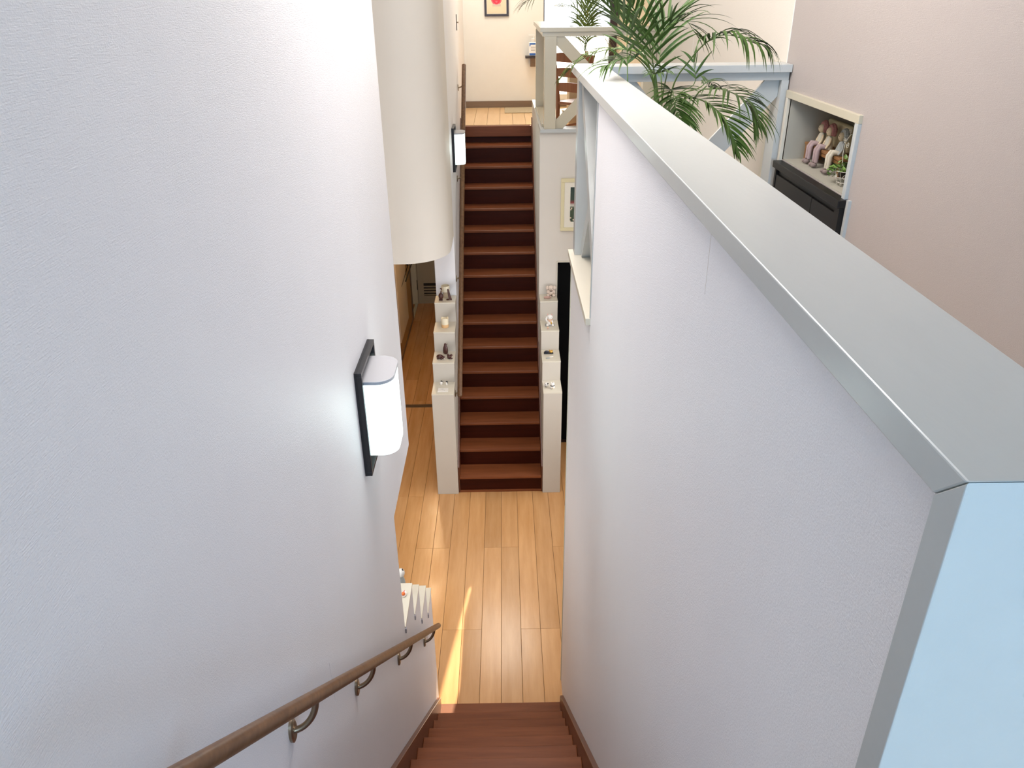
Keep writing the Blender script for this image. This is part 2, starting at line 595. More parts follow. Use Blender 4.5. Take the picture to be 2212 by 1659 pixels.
# cream tops and small grey squares at the steps on the near wall end
for k, (y0, y1, z) in enumerate([(3.41, 3.62, 0.95), (3.155, 3.41, 1.155), (2.94, 3.155, 1.39), (2.65, 2.94, 1.59)]):
    obj('step_top', MB().box(XW - 0.2, XW + 0.003, y0 + 0.001, y1 + 0.003, z - 0.004, z + 0.006), 'ledge', wl)
    obj('corner_square', MB().box(XW, XW + 0.006, y0 - 0.002, y0 + 0.012, z - 0.032, z - 0.006), 'square_grey', wl)
# wallpaper joints (real overlapping edges)
for yy, z0_, z1_ in ((1.50, 2.46, 2.60),):
    obj('wallpaper_seam', MB().box(XW, XW + 0.0003, yy, yy + 0.0012, z0_, z1_), 'wallpaper', wl)

# near right side: half wall of the near staircase with an opening
HW0, HW1 = 0.335, 0.435
mb = MB()
mb.prism([(-4.0, 0), (3.76, 0), (3.76, 3.0), (-4.0, 3.0)], 'x', HW0, HW1)
mb.prism([(0.46, 3.0), (2.85, 3.0), (2.85, 3.87), (0.46, 3.87)], 'x', HW0, HW1)
wr = struct('wall_half', mb, 'wallpaper')
obj('cap_board', MB().prism([(0.43, 3.9), (3.78, 3.9), (3.78, 3.868), (0.462, 3.868)], 'x', 0.311, 0.455), 'paint', wr, 0.0018)
obj('end_board', MB().prism([(0.43, 3.8995), (0.4615, 3.868), (0.4615, 2.883), (0.43, 2.883)], 'x', 0.311, 0.455), 'paint', wr, 0.0012)
obj('sill_board', MB().box(0.315, 0.455, 2.85, 3.78, 3.0, 3.03), 'ledge', wr, 0.002)
obj('jamb_strip', MB().box(0.331, 0.44, 2.85, 2.862, 3.03, 3.868), 'paint', wr, 0.001)
obj('end_post', MB().box(0.34, 0.435, 3.68, 3.765, 3.03, 3.868), 'paint', wr, 0.002)
obj('corner_bead', MB().box(0.331, 0.345, 3.752, 3.764, 0.0, 3.0), 'jamb', wr)
for s in (0, 1):
    a = (0.387 + 0.014 * s, 2.862, 3.86 if s else 3.04)
    b = (0.387 + 0.014 * s, 3.68, 3.04 if s else 3.86)
    mb = MB()
    bar(mb, a, b, 0.07, 0.07 - 0.012 * s, (1, 0, 0))
    obj('brace', mb, 'paint', wr)
obj('wallpaper_seam', MB().box(HW0 - 0.0003, HW0, 1.22, 1.2212, 3.74, 3.868), 'wallpaper_smooth', wr)

# right wall with the display niche
XR = 1.27
mb = MB()
NY0, NY1, NZ0, NZ1 = 2.86, 3.585, 3.5, 3.765
mb.box(XR, XR + 0.42, -4.0, NY0, 0, ZC).box(XR, XR + 0.42, NY1, 3.70, 0, ZC).box(XR, XR + 0.42, NY0, NY1, 0, NZ0).box(XR, XR + 0.42, NY0, NY1, NZ1, ZC)
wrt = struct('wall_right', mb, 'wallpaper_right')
wru = struct('wall_right_upper', MB().box(XR, XR + 0.42, 3.70, 4.5, 0, ZC).box(XR, XR + 0.42, 6.1, 7.33, 0, ZC).box(XR, XR + 0.42, 4.5, 6.1, 0, 0.95).box(XR, XR + 0.42, 4.5, 6.1, 2.15, ZC), 'wallpaper_upper')  # gap left for the added side window
obj('wallpaper_seam', MB().box(XR - 0.0016, XR, 3.698, 3.705, 3.9, ZC), 'wallpaper_warm', wru)
obj('wallpaper_seam', MB().box(XR - 0.0008, XR, 5.58, 5.583, 3.0, ZC), 'wallpaper_warm', wru)
obj('corner_trim', MB().box(XR - 0.01, XR, 3.77, 3.86, 2.5, 3.9), 'ledge', wru)
mb = MB()
NB = XR + 0.34
mb.box(NB, NB + 0.01, NY0, NY1, NZ0, NZ1).box(XR + 0.004, NB, NY0, NY1, NZ0 - 0.002, NZ0 + 0.003)
mb.box(XR + 0.004, NB, NY0, NY0 + 0.004, NZ0, NZ1).box(XR + 0.004, NB, NY1 - 0.004, NY1, NZ0, NZ1).box(XR + 0.004, NB, NY0, NY1, NZ1 - 0.004, NZ1)
obj('niche_lining', mb, 'niche_in', wrt)
mb = MB()
fx0 = XR - 0.014
mb.box(fx0, XR + 0.01, NY0 - 0.028, NY1 + 0.028, NZ1, NZ1 + 0.03)
obj('niche_casing', mb, 'cream_rail', wrt, 0.0015)
obj('niche_casing', MB().box(fx0, XR + 0.01, NY0 - 0.028, NY0, NZ0 - 0.01, NZ1), 'paint', wrt, 0.0015)
obj('niche_casing', MB().box(fx0, XR + 0.01, NY1, NY1 + 0.024, NZ0 - 0.01, NZ1), 'ledge', wrt, 0.0015)
obj('side_casing', MB().box(XR - 0.012, XR, 2.795, 2.815, ZU, 3.5), 'paint', wrt)

# wall under the far gallery, wall blocks beside the far staircase
mb = MB()
mb.box(0.31, 0.482, 6.885, 6.98, 0, 3.11).box(0.482, 0.98, 6.885, 6.98, 1.945, 3.11).box(0.98, XR, 6.885, 6.98, 0, 3.11)
wm = struct('wall_gallery', mb, 'wallpaper_smooth')
obj('side_wall', MB().box(0.312, 0.47, 6.98, 8.86, 0, 3.11), 'wallpaper_smooth', wm)
obj('ledge_board', MB().box(0.31, XR, 6.845, 7.02, 3.11, 3.14), 'paint', wm, 0.002)
obj('ledge_board', MB().box(0.31, 0.49, 7.02, 8.86, 3.11, 3.14), 'paint', wm, 0.002)
# left wall of the far staircase
mb = MB().box(-0.665, -0.475, 6.9, 10.4, 0, ZC)
ws = struct('wall_stair_left', mb, 'wallpaper')
mb = MB()
cx0, cy0, R = -0.85, 6.48, 0.375
out = [(cx0 + R * math.sin(a), cy0 - R * math.cos(a)) for a in [PI / 2 * i / 18 for i in range(19)]]
inn = [(cx0 + (R - 0.12) * math.sin(a), cy0 - (R - 0.12) * math.cos(a)) for a in [PI / 2 * i / 18 for i in range(19)]]
poly = [(-2.4, cy0 - R)] + out + [(-0.475, 6.9), (-0.595, 6.9)] + inn[::-1] + [(-2.4, cy0 - R + 0.12)]
mb.prism(poly, 'z', 2.2, ZC)
mb.sm = [len(f) == 4 for f in mb.f]
struct('wall_curved', mb, 'wallpaper_smooth')
struct('wall_outer_left', MB().box(-2.5, -2.4, 3.2, 11.2, 0, ZC), 'wallpaper_smooth')

# back wall with the big window
WX0, WX1, WZ0, WZ1 = 0.50, 2.3, 3.03, 5.0
mb = MB()
mb.box(-0.665, WX0, 10.3, 10.42, ZU - 0.2, ZC).box(WX0, 2.62, 10.3, 10.42, ZU - 0.2, WZ0).box(WX0, 2.62, 10.3, 10.42, WZ1, ZC).box(WX1, 2.62, 10.3, 10.42, WZ0, WZ1)
wb = struct('wall_back', mb, 'wallpaper_warm')
struct('baseboard_back', MB().box(-0.475, WX0 + 1.9, 10.285, 10.3, ZU, ZU + 0.075), 'base_brown')
win = struct('window_1', MB().box(1.31, 1.40, 10.30, 10.38, WZ0, WZ1).box(WX0, WX0 + 0.012, 10.31, 10.38, WZ0, WZ1), 'dark_frame')
obj('pane', MB().box(WX0, 1.31, 10.345, 10.349, WZ0, WZ1), 'glass', win)
obj('pale_screen', MB().box(1.40, WX1, 10.33, 10.36, WZ0, WZ1), 'curtain', win)
struct('wall_alcove', MB().box(2.5, 2.62, 7.2, 10.42, ZU - 0.2, ZC).box(1.69, 2.62, 7.2, 7.33, ZU - 0.2, ZC), 'wallpaper_warm')
# rear wall with its high window (behind the photographer)
mb = MB().box(-0.7, 1.7, -4.12, -4.0, 0, 3.7).box(-0.7, 1.7, -4.12, -4.0, 5.2, ZC).box(-0.7, -0.4, -4.12, -4.0, 3.7, 5.2).box(1.4, 1.7, -4.12, -4.0, 3.7, 5.2)
struct('wall_rear', mb, 'wallpaper')
win2 = struct('window_2', MB().box(-0.4, 1.4, -4.06, -4.02, 3.7, 3.74).box(-0.4, 1.4, -4.06, -4.02, 5.16, 5.2).box(-0.4, -0.36, -4.06, -4.02, 3.74, 5.16).box(1.36, 1.4, -4.06, -4.02, 3.74, 5.16), 'dark_frame')
obj('pane', MB().box(-0.36, 1.36, -4.044, -4.04, 3.74, 5.16), 'glass', win2)
added_win = struct('added_window', MB().box(XR + 0.08, XR + 0.12, 4.5, 4.54, 0.95, 2.15).box(XR + 0.08, XR + 0.12, 6.06, 6.1, 0.95, 2.15).box(XR + 0.08, XR + 0.12, 4.54, 6.06, 0.95, 0.99).box(XR + 0.08, XR + 0.12, 4.54, 6.06, 2.11, 2.15), 'jamb')  # unseen window, made up to go with the landing fill
obj('pane', MB().box(XR + 0.098, XR + 0.102, 4.54, 6.06, 0.99, 2.11), 'glass', added_win)
# lower rooms: left passage
wp = struct('wall_passage', MB().box(-1.45, -1.345, 7.6, 10.32, 0, 2.4), 'passage')
obj('corner_trim', MB().box(-1.36, -1.338, 10.24, 10.34, 0, 2.4), 'base_brown', wp)
obj('skirting', MB().box(-1.345, -1.338, 7.6, 10.24, 0, 0.045), 'base_brown', wp)
obj('folded_panel', MB().box(-1.345, -1.332, 8.9, 9.75, 0.25, 1.35), 'curtain', wp)
struct('wall_passage_end', MB().box(-2.4, -1.335, 10.96, 11.1, 0, 2.4).box(-1.335, -0.6, 10.96, 11.1, 2.02, 2.4).box(-0.66, -0.6, 10.4, 11.1, 0, 2.4), 'jamb')
struct('trim_1', MB().box(-1.42, -1.335, 10.9, 10.96, 0, 2.1).box(-1.375, -1.335, 10.34, 10.9, 0, 0.02), 'jamb')
d1 = struct('door_1', MB().box(-1.335, -0.665, 10.93, 10.96, 0.0, 2.02), 'door_grey')
obj('door_edge', MB().box(-1.325, -1.322, 10.927, 10.93, 0.01, 2.0), 'slot', d1)
obj('hinge', MB().box(-1.345, -1.328, 10.918, 10.932, 0.22, 0.37), 'black', d1)
obj('vent_frame', MB().box(-1.245, -0.80, 10.924, 10.9315, 0.115, 0.335), 'door_grey', d1)
obj('vent_slot', MB().box(-1.235, -0.81, 10.920, 10.9245, 0.125, 0.325), 'slot', d1)
for k in range(4):
    z = 0.142 + k * 0.043
    mb = MB()
    bar(mb, (-1.235, 10.914, z), (-0.81, 10.914, z), 0.019, 0.004, (0, 1, -0.3))
    mb2 = MB().prism([(10.905, z - 0.006), (10.921, z + 0.004), (10.921, z + 0.014), (10.905, z + 0.004)], 'x', -1.235, -0.81)
    obj('vent_slat', mb2, 'door_grey', d1)
struct('trim_2', MB().box(-1.5, -0.67, 7.66, 7.72, 0.0, 0.006), 'sill_metal')
d2 = struct('door_2', MB().box(0.487, 0.975, 6.90, 6.935, 0.012, 1.94), 'black')
obj('door_frame', MB().box(0.482, 0.50, 6.872, 6.9, 0.0, 1.945).box(0.482, 0.98, 6.872, 6.9, 1.925, 1.945).box(0.96, 0.98, 6.872, 6.9, 0, 1.945), 'black', d2)
obj('door_threshold', MB().box(0.482, 0.98, 6.855, 6.93, 0.0, 0.012), 'dark_frame', d2)
struct('trim_3', MB().box(0.474, 0.482, 6.874, 6.886, 0.0, 1.953).box(0.482, 0.98, 6.874, 6.886, 1.945, 1.953), 'ledge')
struct('ground', MB().box(-8, 10, 10.6, 40, 2.3, 2.5), 'ground')


# ------------------------------------------------------------------ staircases
def staircase(label, loc, x0, x1, y_first, tread, rise, count, direction, y_floor_strip, wall_l, wall_r, lead):
    """direction +1: climbs with y; -1: climbs against y.  y_first = nosing of the first step"""
    t = thing('staircase', label, 'staircase', loc)
    for k in range(1, count + 1):
        z = rise * k
        yn = y_first + direction * tread * (k - 1)
        back = yn + direction * (tread + 0.036)
        a, b = sorted((yn, back))
        if k < count:
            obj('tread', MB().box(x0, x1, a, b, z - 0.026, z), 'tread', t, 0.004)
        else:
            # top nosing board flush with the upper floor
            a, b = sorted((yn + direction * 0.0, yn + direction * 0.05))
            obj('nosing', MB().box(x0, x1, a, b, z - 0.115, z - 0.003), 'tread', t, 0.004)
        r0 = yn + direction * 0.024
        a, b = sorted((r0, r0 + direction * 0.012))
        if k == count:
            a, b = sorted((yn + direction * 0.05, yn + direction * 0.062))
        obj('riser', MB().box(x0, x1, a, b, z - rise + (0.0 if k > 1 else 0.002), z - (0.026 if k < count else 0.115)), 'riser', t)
    # base strip on the floor
    a, b = sorted((y_floor_strip, y_first + direction * 0.06))
    obj('base_strip', MB().box(x0 - 0.005, x1 + 0.005, a, b, 0.0, 0.022), 'tread', t, 0.002)
    # stringers: a sloping board on each wall, standing proud of the treads
    up = 0.085
    slope = rise / tread
    for s in (0, 1):
        xa, xb = ((wall_l, x0) if s == 0 else (x1, wall_r))
        ys = y_first - direction * lead
        ye = y_first + direction * tread * (count - 1)
        zs = lambda y: rise + (y - y_first) * direction * slope + up
        poly = [(ys, 0.0), (ys, max(0.02, zs(ys))), (ye, zs(ye)), (ye, zs(ye) - 0.36), (y_first + direction * 0.18, 0.0)]
        obj('stringer', MB().prism(poly, 'x', xa, xb), 'stringer', t, 0.0015)
    return t


staircase('brown wooden staircase going down from where the viewer stands, seen from its top', (-0.09, 3.55, 0), -0.468, 0.312, 3.352, 0.2004, 0.1802, 16, -1, 3.555, XW, 0.335, 0.2)
staircase('long dark brown wooden staircase rising on the far side of the lower floor', (-0.08, 5.97, 0), -0.459, 0.300, 5.972, 0.1880, 0.1802, 16, 1, 5.985, -0.474, 0.312, -0.012)


# ------------------------------------------------------------------ stepped ledges beside the far stairs
def stepped(label, x0, x1, face):
    t = thing('stepped_ledge', label, 'ledge', ((x0 + x1) / 2, 5.96, 0))
    st = [(5.96, 1.06), (6.2, 1.25), (6.45, 1.44), (6.7, 1.63)]
    poly = [(5.96, 0.0)]
    for i, (y, z) in enumerate(st):
        poly.append((y, z - 0.012))
        y2 = st[i + 1][0] if i < 3 else 6.89
        poly.append((y2, z - 0.012))
    poly.append((6.89, 0.0))
    obj('pillar_body', MB().prism(poly, 'x', x0, x1), 'plinth', t, 0.003)
    for i, (y, z) in enumerate(st):
        y2 = st[i + 1][0] if i < 3 else 6.889
        obj('ledge_top', MB().box(x0 - 0.001, x1 + 0.001, y - 0.001, y2 - 0.001, z - 0.012, z), 'ledge', t, 0.001)
    return t


stepped('cream stepped display ledge with wooden figures, left of the far staircase', -0.668, -0.4745, 0)
stepped('cream stepped display ledge with cat figures, right of the far staircase', 0.3125, 0.476, 0)


# ------------------------------------------------------------------ balustrades
def balustrade(label, loc, x0, x1, y0, y1, z0, z1, posts, pm='paint'):
    t = thing('balustrade', label, 'railing', loc)
    ym = (y0 + y1) / 2
    obj('top_rail', MB().box(x0, x1, y0, y1, z1 - 0.032, z1), pm, t, 0.002)
    obj('under_rail', MB().box(x0 + 0.02, x1 - 0.003, y0 + 0.02, y1 - 0.02, z1 - 0.066, z1 - 0.032), pm, t, 0.001)
    for (a, b) in posts:
        obj('post', MB().box(a, b, y0 + 0.016, y1 - 0.016, z0, z1 - 0.066), pm, t, 0.0015)
    a, b = posts[0][1], posts[-1][0]
    h0, h1 = z0, z1 - 0.066
    w = 0.085
    # the two crossing braces; corners trimmed to the frame
    for s in (0, 1):
        dd = w * math.sqrt(1 + ((b - a) / (h1 - h0)) ** 2)
        hx = min(dd, (b - a) * 0.45)
        hz = w * math.sqrt(1 + ((h1 - h0) / (b - a)) ** 2)
        if s == 0:      # from upper left to lower right
            poly = [(a, h1), (a + hx * 0.55, h1), (b, h0 + hz * 0.55), (b, h0), (b - hx * 0.55, h0), (a, h1 - hz * 0.55)]
        else:
            poly = [(b, h1), (b - hx * 0.55, h1), (a, h0 + hz * 0.55), (a, h0), (a + hx * 0.55, h0), (b, h1 - hz * 0.55)]
        obj('brace', MB().prism(poly, 'y', y0 + 0.034 + 0.0165 * s, y0 + 0.05 + 0.0165 * s), pm, t, 0.001)
    return t


balustrade('pale grey rail with crossed braces between half wall and niche', (0.86, 3.69, ZU), 0.456, XR - 0.002, 3.61, 3.76, 3.03, 3.9,
           [(0.458, 0.53), (XR - 0.036, XR - 0.004)])
struct('wall_rail_base', MB().box(0.456, XR, 3.63, 3.74, ZU, 3.0), 'wallpaper')
obj('ledge_board', MB().box(0.456, XR, 3.61, 3.76, 3.0, 3.03), 'paint', bpy.data.objects['wall_rail_base'], 0.002)
far = balustrade('cream rail with crossed braces at the top of the far staircase', (0.8, 6.92, 3.14), 0.306, XR - 0.002, 6.84, 7.0, 3.14, 3.93,
                 [(0.344, 0.442), (1.17, XR - 0.004)], 'cream_rail')
obj('top_rail', MB().box(0.306, 0.45, 7.0, 8.30, 3.898, 3.93), 'cream_rail', far, 0.002)
obj('under_rail', MB().box(0.33, 0.43, 7.0, 8.28, 3.864, 3.898), 'cream_rail', far, 0.001)
obj('post', MB().box(0.325, 0.44, 8.17, 8.28, 3.14, 3.864), 'cream_rail', far, 0.0015)
obj('under_rail', MB().box(0.33, 0.43, 7.0, 8.17, 3.14, 3.16), 'cream_rail', far, 0.001)


# ------------------------------------------------------------------ handrails
def arm_bracket(parent, y, z, rail, xw, s=1.0, sgn=1):
    """round wall plate with a curved arm reaching under the rail"""
    mb = MB()
    n = 18
    pts = []
    for r_, x_ in ((0.0, 0), (0.026, 0), (0.026, 0.006), (0.02, 0.009), (0.0, 0.009)):
        pts.append((r_, x_))
    vs_, fs = [], []
    for r_, x_ in pts[1:-1]:
        for k in range(n):
            a = 2 * PI * k / n
            vs_.append((xw + x_, y + r_ * math.cos(a) * 0.75, z + r_ * math.sin(a) * 1.25))
    for i in range(2):
        for k in range(n):
            a, b = i * n + k, i * n + (k + 1) % n
            fs.append((a, a + n, b + n, b))
    fs.append([2 * n + k for k in range(n)])
    mb.add(vs_, fs, True)
    p = obj('bracket', mb, 'bronze', parent)
    rxp, ryp, rzp = rail
    path = []
    x0 = xw + 0.006
    for i in range(11):
        t = i / 10
        a = t * PI / 2
        path.append((x0 + (rxp - x0) * math.sin(a), y + (ryp - y) * t, z + (rzp - 0.012 - z) * (1 - math.cos(a))))
    obj('bracket_arm', MB().tube(path, 0.0075, 10), 'bronze', p)
    return p


def handrail(label, p0, p1, r, ys, xw, dz):
    """p0, p1: ends of the rail axis (p1 lower); brackets at ys"""
    t = thing('handrail', label, 'handrail', p1)
    p0, p1 = Vector(p0), Vector(p1)
    d = (p1 - p0).normalized()
    path = [p0 + d * 0.0, p0 + d * 0.01] + [p0.lerp(p1, i / 12) for i in range(1, 12)] + [p1 - d * 0.014, p1 - d * 0.006, p1]
    rs = [r] * (len(path) - 3) + [r, r * 0.93, r * 0.70]
    obj('rail', MB().tube(path, rs, 18), 'rail_wood', t)
    for y in ys:
        f = (y - p0.y) / (p1.y - p0.y)
        q = p0.lerp(p1, f)
        arm_bracket(t, y - 0.0, q.z - dz, (q.x, y + 0.02, q.z - r * 0.4), xw)
    return t


handrail('brown round wooden handrail on the near left wall, bronze brackets', (-0.43, 0.36, 3.57), (-0.43, 3.40, 0.865), 0.0155, (0.62, 1.17, 1.72, 2.42, 3.18), XW, 0.10)
handrail('brown wooden handrail climbing the left side of the far staircase', (-0.408, 8.69, 3.51), (-0.428, 6.05, 0.985), 0.022, (6.12, 6.95, 7.75, 8.55), -0.475, 0.07)


# ------------------------------------------------------------------ wall lamps
def sconce(label, y, z, xw, flip=1):
    t = thing('wall_lamp', label, 'lamp', (xw, y, z), 'wall lamps with black plates')
    W2, H2 = 0.137, 0.195
    mb = MB()
    obj('plate', MB().box(xw, xw + 0.008, y - W2, y + W2, z - H2, z + H2), 'sconce_plate', t)
    mb = MB()
    for a, b, c, d in ((-W2, W2, H2 - 0.014, H2), (-W2, W2, -H2, -H2 + 0.014), (-W2, -W2 + 0.014, -H2 + 0.014, H2 - 0.014), (W2 - 0.014, W2, -H2 + 0.014, H2 - 0.014)):
        mb.box(xw + 0.006, xw + 0.024, y + a, y + b, z + c, z + d)
    obj('plate_rim', mb, 'sconce_plate', t, 0.001)
    prof = []
    w, dep, rr = 0.10, 0.112, 0.055
    def shape(g):
        ww, dd, r2 = w + g, dep + g, rr + g
        pts = [(xw + 0.008, y - ww)]
        for i in range(9):
            a = -PI / 2 + PI / 2 * i / 8
            pts.append((xw + dd - r2 + r2 * math.cos(a), y - ww + r2 + r2 * math.sin(a)))
        for i in range(9):
            a = PI / 2 * i / 8
            pts.append((xw + dd - r2 + r2 * math.cos(a), y + ww - r2 + r2 * math.sin(a)))
        pts.append((xw + 0.008, y + ww))
        return pts
    mb = MB().prism(shape(0), 'z', z - 0.135, z + 0.135)
    mb.sm = [len(f) == 4 for f in mb.f]
    obj('diffuser', mb, 'sconce_glow', t)
    mb = MB().prism(shape(0.003), 'z', z + 0.135, z + 0.147)
    mb.sm = [len(f) == 4 for f in mb.f]
    obj('lamp_cap', mb, 'sconce_cap', t, 0.0015)
    obj('side_slot', MB().box(xw + dep - 0.035, xw + dep - 0.03, y + w - 0.006, y + w + 0.0012, z - 0.06, z + 0.06), 'print_grey', t)
    lo = light('lamp_glow', 'POINT', (xw + 0.17, y, z), (xw + 1, y, z), 1.5, (0.84, 1.0, 0.96), 0.05)
    return t


sconce('lit frosted wall lamp on black plate, large, on the near left wall', 2.335, 2.925, XW)
sconce('lit frosted wall lamp on black plate beside the upper part of the far staircase', 7.36, 2.905, -0.475)

# small switch-like hook on the far stair wall
t = thing('wall_hook', 'small dark bar with knob high on the far stair wall', 'hook', (-0.475, 8.75, 3.92))
obj('hook_plate', MB().box(-0.475, -0.468, 8.735, 8.765, 3.84, 3.99), 'dark_frame', t, 0.001)
obj('hook_peg', MB().tube([(-0.468, 8.75, 3.915), (-0.452, 8.75, 3.915)], 0.006, 8), 'bronze', t)

# ------------------------------------------------------------------ dark panelled cabinet under the niche
t = thing('cabinet', 'black wooden panelled cabinet front below the doll niche', 'cabinet', (1.25, 3.2, ZU))
CY0, CY1 = 2.82, 3.575
obj('side_frame', MB().box(1.240, XR, CY0, CY0 + 0.045, ZU, 3.468), 'black_wood', t, 0.001)
obj('side_frame', MB().box(1.240, XR, CY1 - 0.02, CY1, ZU, 3.468), 'black_wood', t, 0.001)
obj('backboard', MB().box(1.252, XR, CY0 + 0.045, CY1 - 0.02, ZU, 3.468), 'black_wood', t)
obj('door_panel', MB().box(1.2425, 1.252, CY0 + 0.048, 3.098, ZU + 0.05, 3.44), 'black_wood', t, 0.0015)
obj('door_panel', MB().box(1.2425, 1.252, 3.102, CY1 - 0.024, ZU + 0.05, 3.44), 'black_wood', t, 0.0015)
obj('top_rail', MB().box(1.228, XR, CY0 - 0.006, CY1 + 0.004, 3.468, 3.498), 'black_wood', t, 0.003)


# ------------------------------------------------------------------ figurines on the ledges
def fig(name, label, cat, loc, group=None):
    return thing(name, label, cat, loc, group)


GL = 'carved wooden figures on the left ledge'
# left, top ledge
x, y, z = -0.611, 6.765, 1.63
t = fig('bird_figure', 'dark carved wooden bird with long neck and pale face', 'figurine', (x, y, z))
obj('body', MB().ball((x, y, z + 0.040), 0.023, 0.020, 0.032, 14), 'dark_figure', t)
obj('neck', MB().tube([(x, y, z + 0.062), (x + 0.004, y, z + 0.085), (x + 0.004, y, z + 0.104)], [0.008, 0.0055, 0.005], 8), 'dark_figure', t)
h = obj('head', MB().ball((x + 0.004, y - 0.002, z + 0.110), 0.011, 0.013, 0.011, 12), 'dark_figure', t)
obj('face', MB().ball((x + 0.001, y - 0.011, z + 0.107), 0.006, 0.004, 0.008, 8), 'white_ceramic', t)
obj('foot', MB().box(x - 0.018, x + 0.016, y - 0.016, y + 0.01, z, z + 0.012), 'dark_figure', t, 0.003)
x, y, z = -0.535, 6.77, 1.63
t = fig('seal_figure', 'dark carved wooden figure leaning like a tall wedge beside the bird', 'figurine', (x, y, z))
obj('body', MB().prism([(x - 0.016, z + 0.105), (x - 0.003, z + 0.108), (x + 0.026, z + 0.0), (x - 0.004, z + 0.01)], 'y', y - 0.012, y + 0.012), 'dark_figure', t, 0.004)
obj('flipper', MB().ball((x - 0.014, y - 0.006, z + 0.006), 0.016, 0.012, 0.006, 10), 'dark_figure', t)


def candle(label, x, y, z, r, h, low, wick=True):
    t = fig('candle', label, 'candle', (x, y, z))
    n = 24
    mb = MB()
    prof = [(r * 0.97, 0), (r, 0.003), (r, low)]
    mb.lathe(prof, (x, y, z), n)
    obj('candle_base', mb, 'wax_low', t)
    # hollow upper part with a wavy rim
    vs_, fs = [], []
    rings = [(r, low, 0), (r, h, 1), (r * 0.78, h, 1), (r * 0.70, h - 0.012, 0), (0.0001, h - 0.014, 0)]
    for (rr, hh, wv) in rings:
        for k in range(n):
            a = 2 * PI * k / n
            vs_.append((x + rr * math.cos(a), y + rr * math.sin(a), z + hh + (0.005 * math.sin(3 * a) if wv else 0)))
    for i in range(len(rings) - 1):
        for k in range(n):
            a, b = i * n + k, i * n + (k + 1) % n
            fs.append((a, b, b + n, a + n))
    mb = MB().add(vs_, fs, True)
    obj('candle_top', mb, 'wax_top', t)
    return t


x, y, z = -0.572, 6.845, 1.63
t = fig('table_lamp', 'tiny pale lamp with cream cylinder shade behind the dark bird', 'lamp', (x, y, z))
obj('lamp_base', MB().box(x - 0.021, x + 0.021, y - 0.02, y + 0.02, z, z + 0.06), 'beige_stand', t, 0.002)
mb = MB().lathe([(0.042, 0.062), (0.039, 0.115), (0.036, 0.116), (0.036, 0.070)], (x, y, z), 24)
obj('lamp_shade', mb, 'wax_top', t)
candle('cream and amber flameless pillar candle on the third ledge left', -0.570, 6.575, 1.44, 0.034, 0.088, 0.030)
# wooden penguin and two crouching animals
x, y, z = -0.563, 6.395, 1.25
t = fig('penguin_figure', 'dark carved wooden penguin with thin beak, standing upright', 'figurine', (x, y, z))
obj('body', MB().lathe([(0.014, 0.0), (0.022, 0.012), (0.0235, 0.035), (0.019, 0.065), (0.0125, 0.082), (0.012, 0.092), (0.007, 0.102), (0.001, 0.105)], (x, y, z), 16), 'dark_figure', t)
obj('beak', MB().tube([(x + 0.006, y - 0.004, z + 0.095), (x + 0.024, y - 0.008, z + 0.1)], [0.004, 0.001], 6), 'dark_figure', t)
x, y, z = -0.600, 6.285, 1.25
t = fig('animal_figure', 'dark carved wooden animal with pale snout lying left of the penguin', 'figurine', (x, y, z))
obj('body', MB().ball((x - 0.008, y + 0.004, z + 0.021), 0.03, 0.02, 0.021, 14), 'dark_figure', t)
obj('leg', MB().tube([(x - 0.026, y - 0.006, z + 0.012), (x - 0.028, y - 0.010, z)], [0.008, 0.007], 8), 'dark_figure', t)
obj('leg', MB().tube([(x + 0.004, y - 0.012, z + 0.014), (x + 0.006, y - 0.016, z)], [0.008, 0.007], 8), 'dark_figure', t)
obj('head', MB().ball((x + 0.022, y - 0.008, z + 0.018), 0.014, 0.012, 0.017, 12, ry(0.7)), 'dark_figure', t)
obj('snout', MB().ball((x + 0.031, y - 0.016, z + 0.008), 0.005, 0.004, 0.005, 8), 'white_ceramic', t)
x, y, z = -0.517, 6.285, 1.25
t = fig('animal_figure', 'dark carved wooden squirrel-like animal right of the penguin', 'figurine', (x, y, z))
obj('body', MB().ball((x - 0.006, y, z + 0.02), 0.02, 0.016, 0.02, 14), 'dark_figure', t)
obj('tail', MB().ball((x - 0.018, y + 0.006, z + 0.034), 0.011, 0.01, 0.013, 10), 'dark_figure', t)
obj('head', MB().ball((x + 0.014, y - 0.004, z + 0.036), 0.012, 0.011, 0.011, 10), 'dark_figure', t)
obj('paw', MB().ball((x + 0.010, y - 0.010, z + 0.008), 0.017, 0.009, 0.008, 10), 'dark_figure', t)
for (x, y, lb, lean) in ((-0.596, 6.15, 'tiny white ceramic penguin with black cap and stretched wing', 1), (-0.547, 6.14, 'tiny slim ceramic penguin with black back, right of its twin', 0)):
    z = 1.06
    t = fig('penguin_figure', lb, 'figurine', (x, y, z))
    obj('body', MB().lathe([(0.009, 0), (0.012, 0.006), (0.012, 0.018), (0.008, 0.028), (0.002, 0.032)], (x, y, z), 12, 1.2 if lean else 0.8), 'white_ceramic', t)
    obj('cap', MB().ball((x + 0.002, y + 0.001, z + 0.031), 0.0095, 0.009, 0.007, 10), 'black_ceramic', t)
    if lean:
        obj('wing', MB().tube([(x + 0.006, y, z + 0.032), (x + 0.022, y, z + 0.020)], [0.004, 0.001], 6), 'black_ceramic', t)
    else:
        obj('back', MB().ball((x + 0.008, y + 0.001, z + 0.018), 0.005, 0.007, 0.015, 8), 'black_ceramic', t)
x, y, z = -0.573, 6.035, 1.06
t = fig('picture_card', 'small white square card with faint grey line drawing on the lowest left ledge', 'card', (x, y, z))
obj('card_board', MB().box(x - 0.046, x + 0.046, y - 0.034, y + 0.034, z, z + 0.006), 'white_ceramic', t, 0.0015)
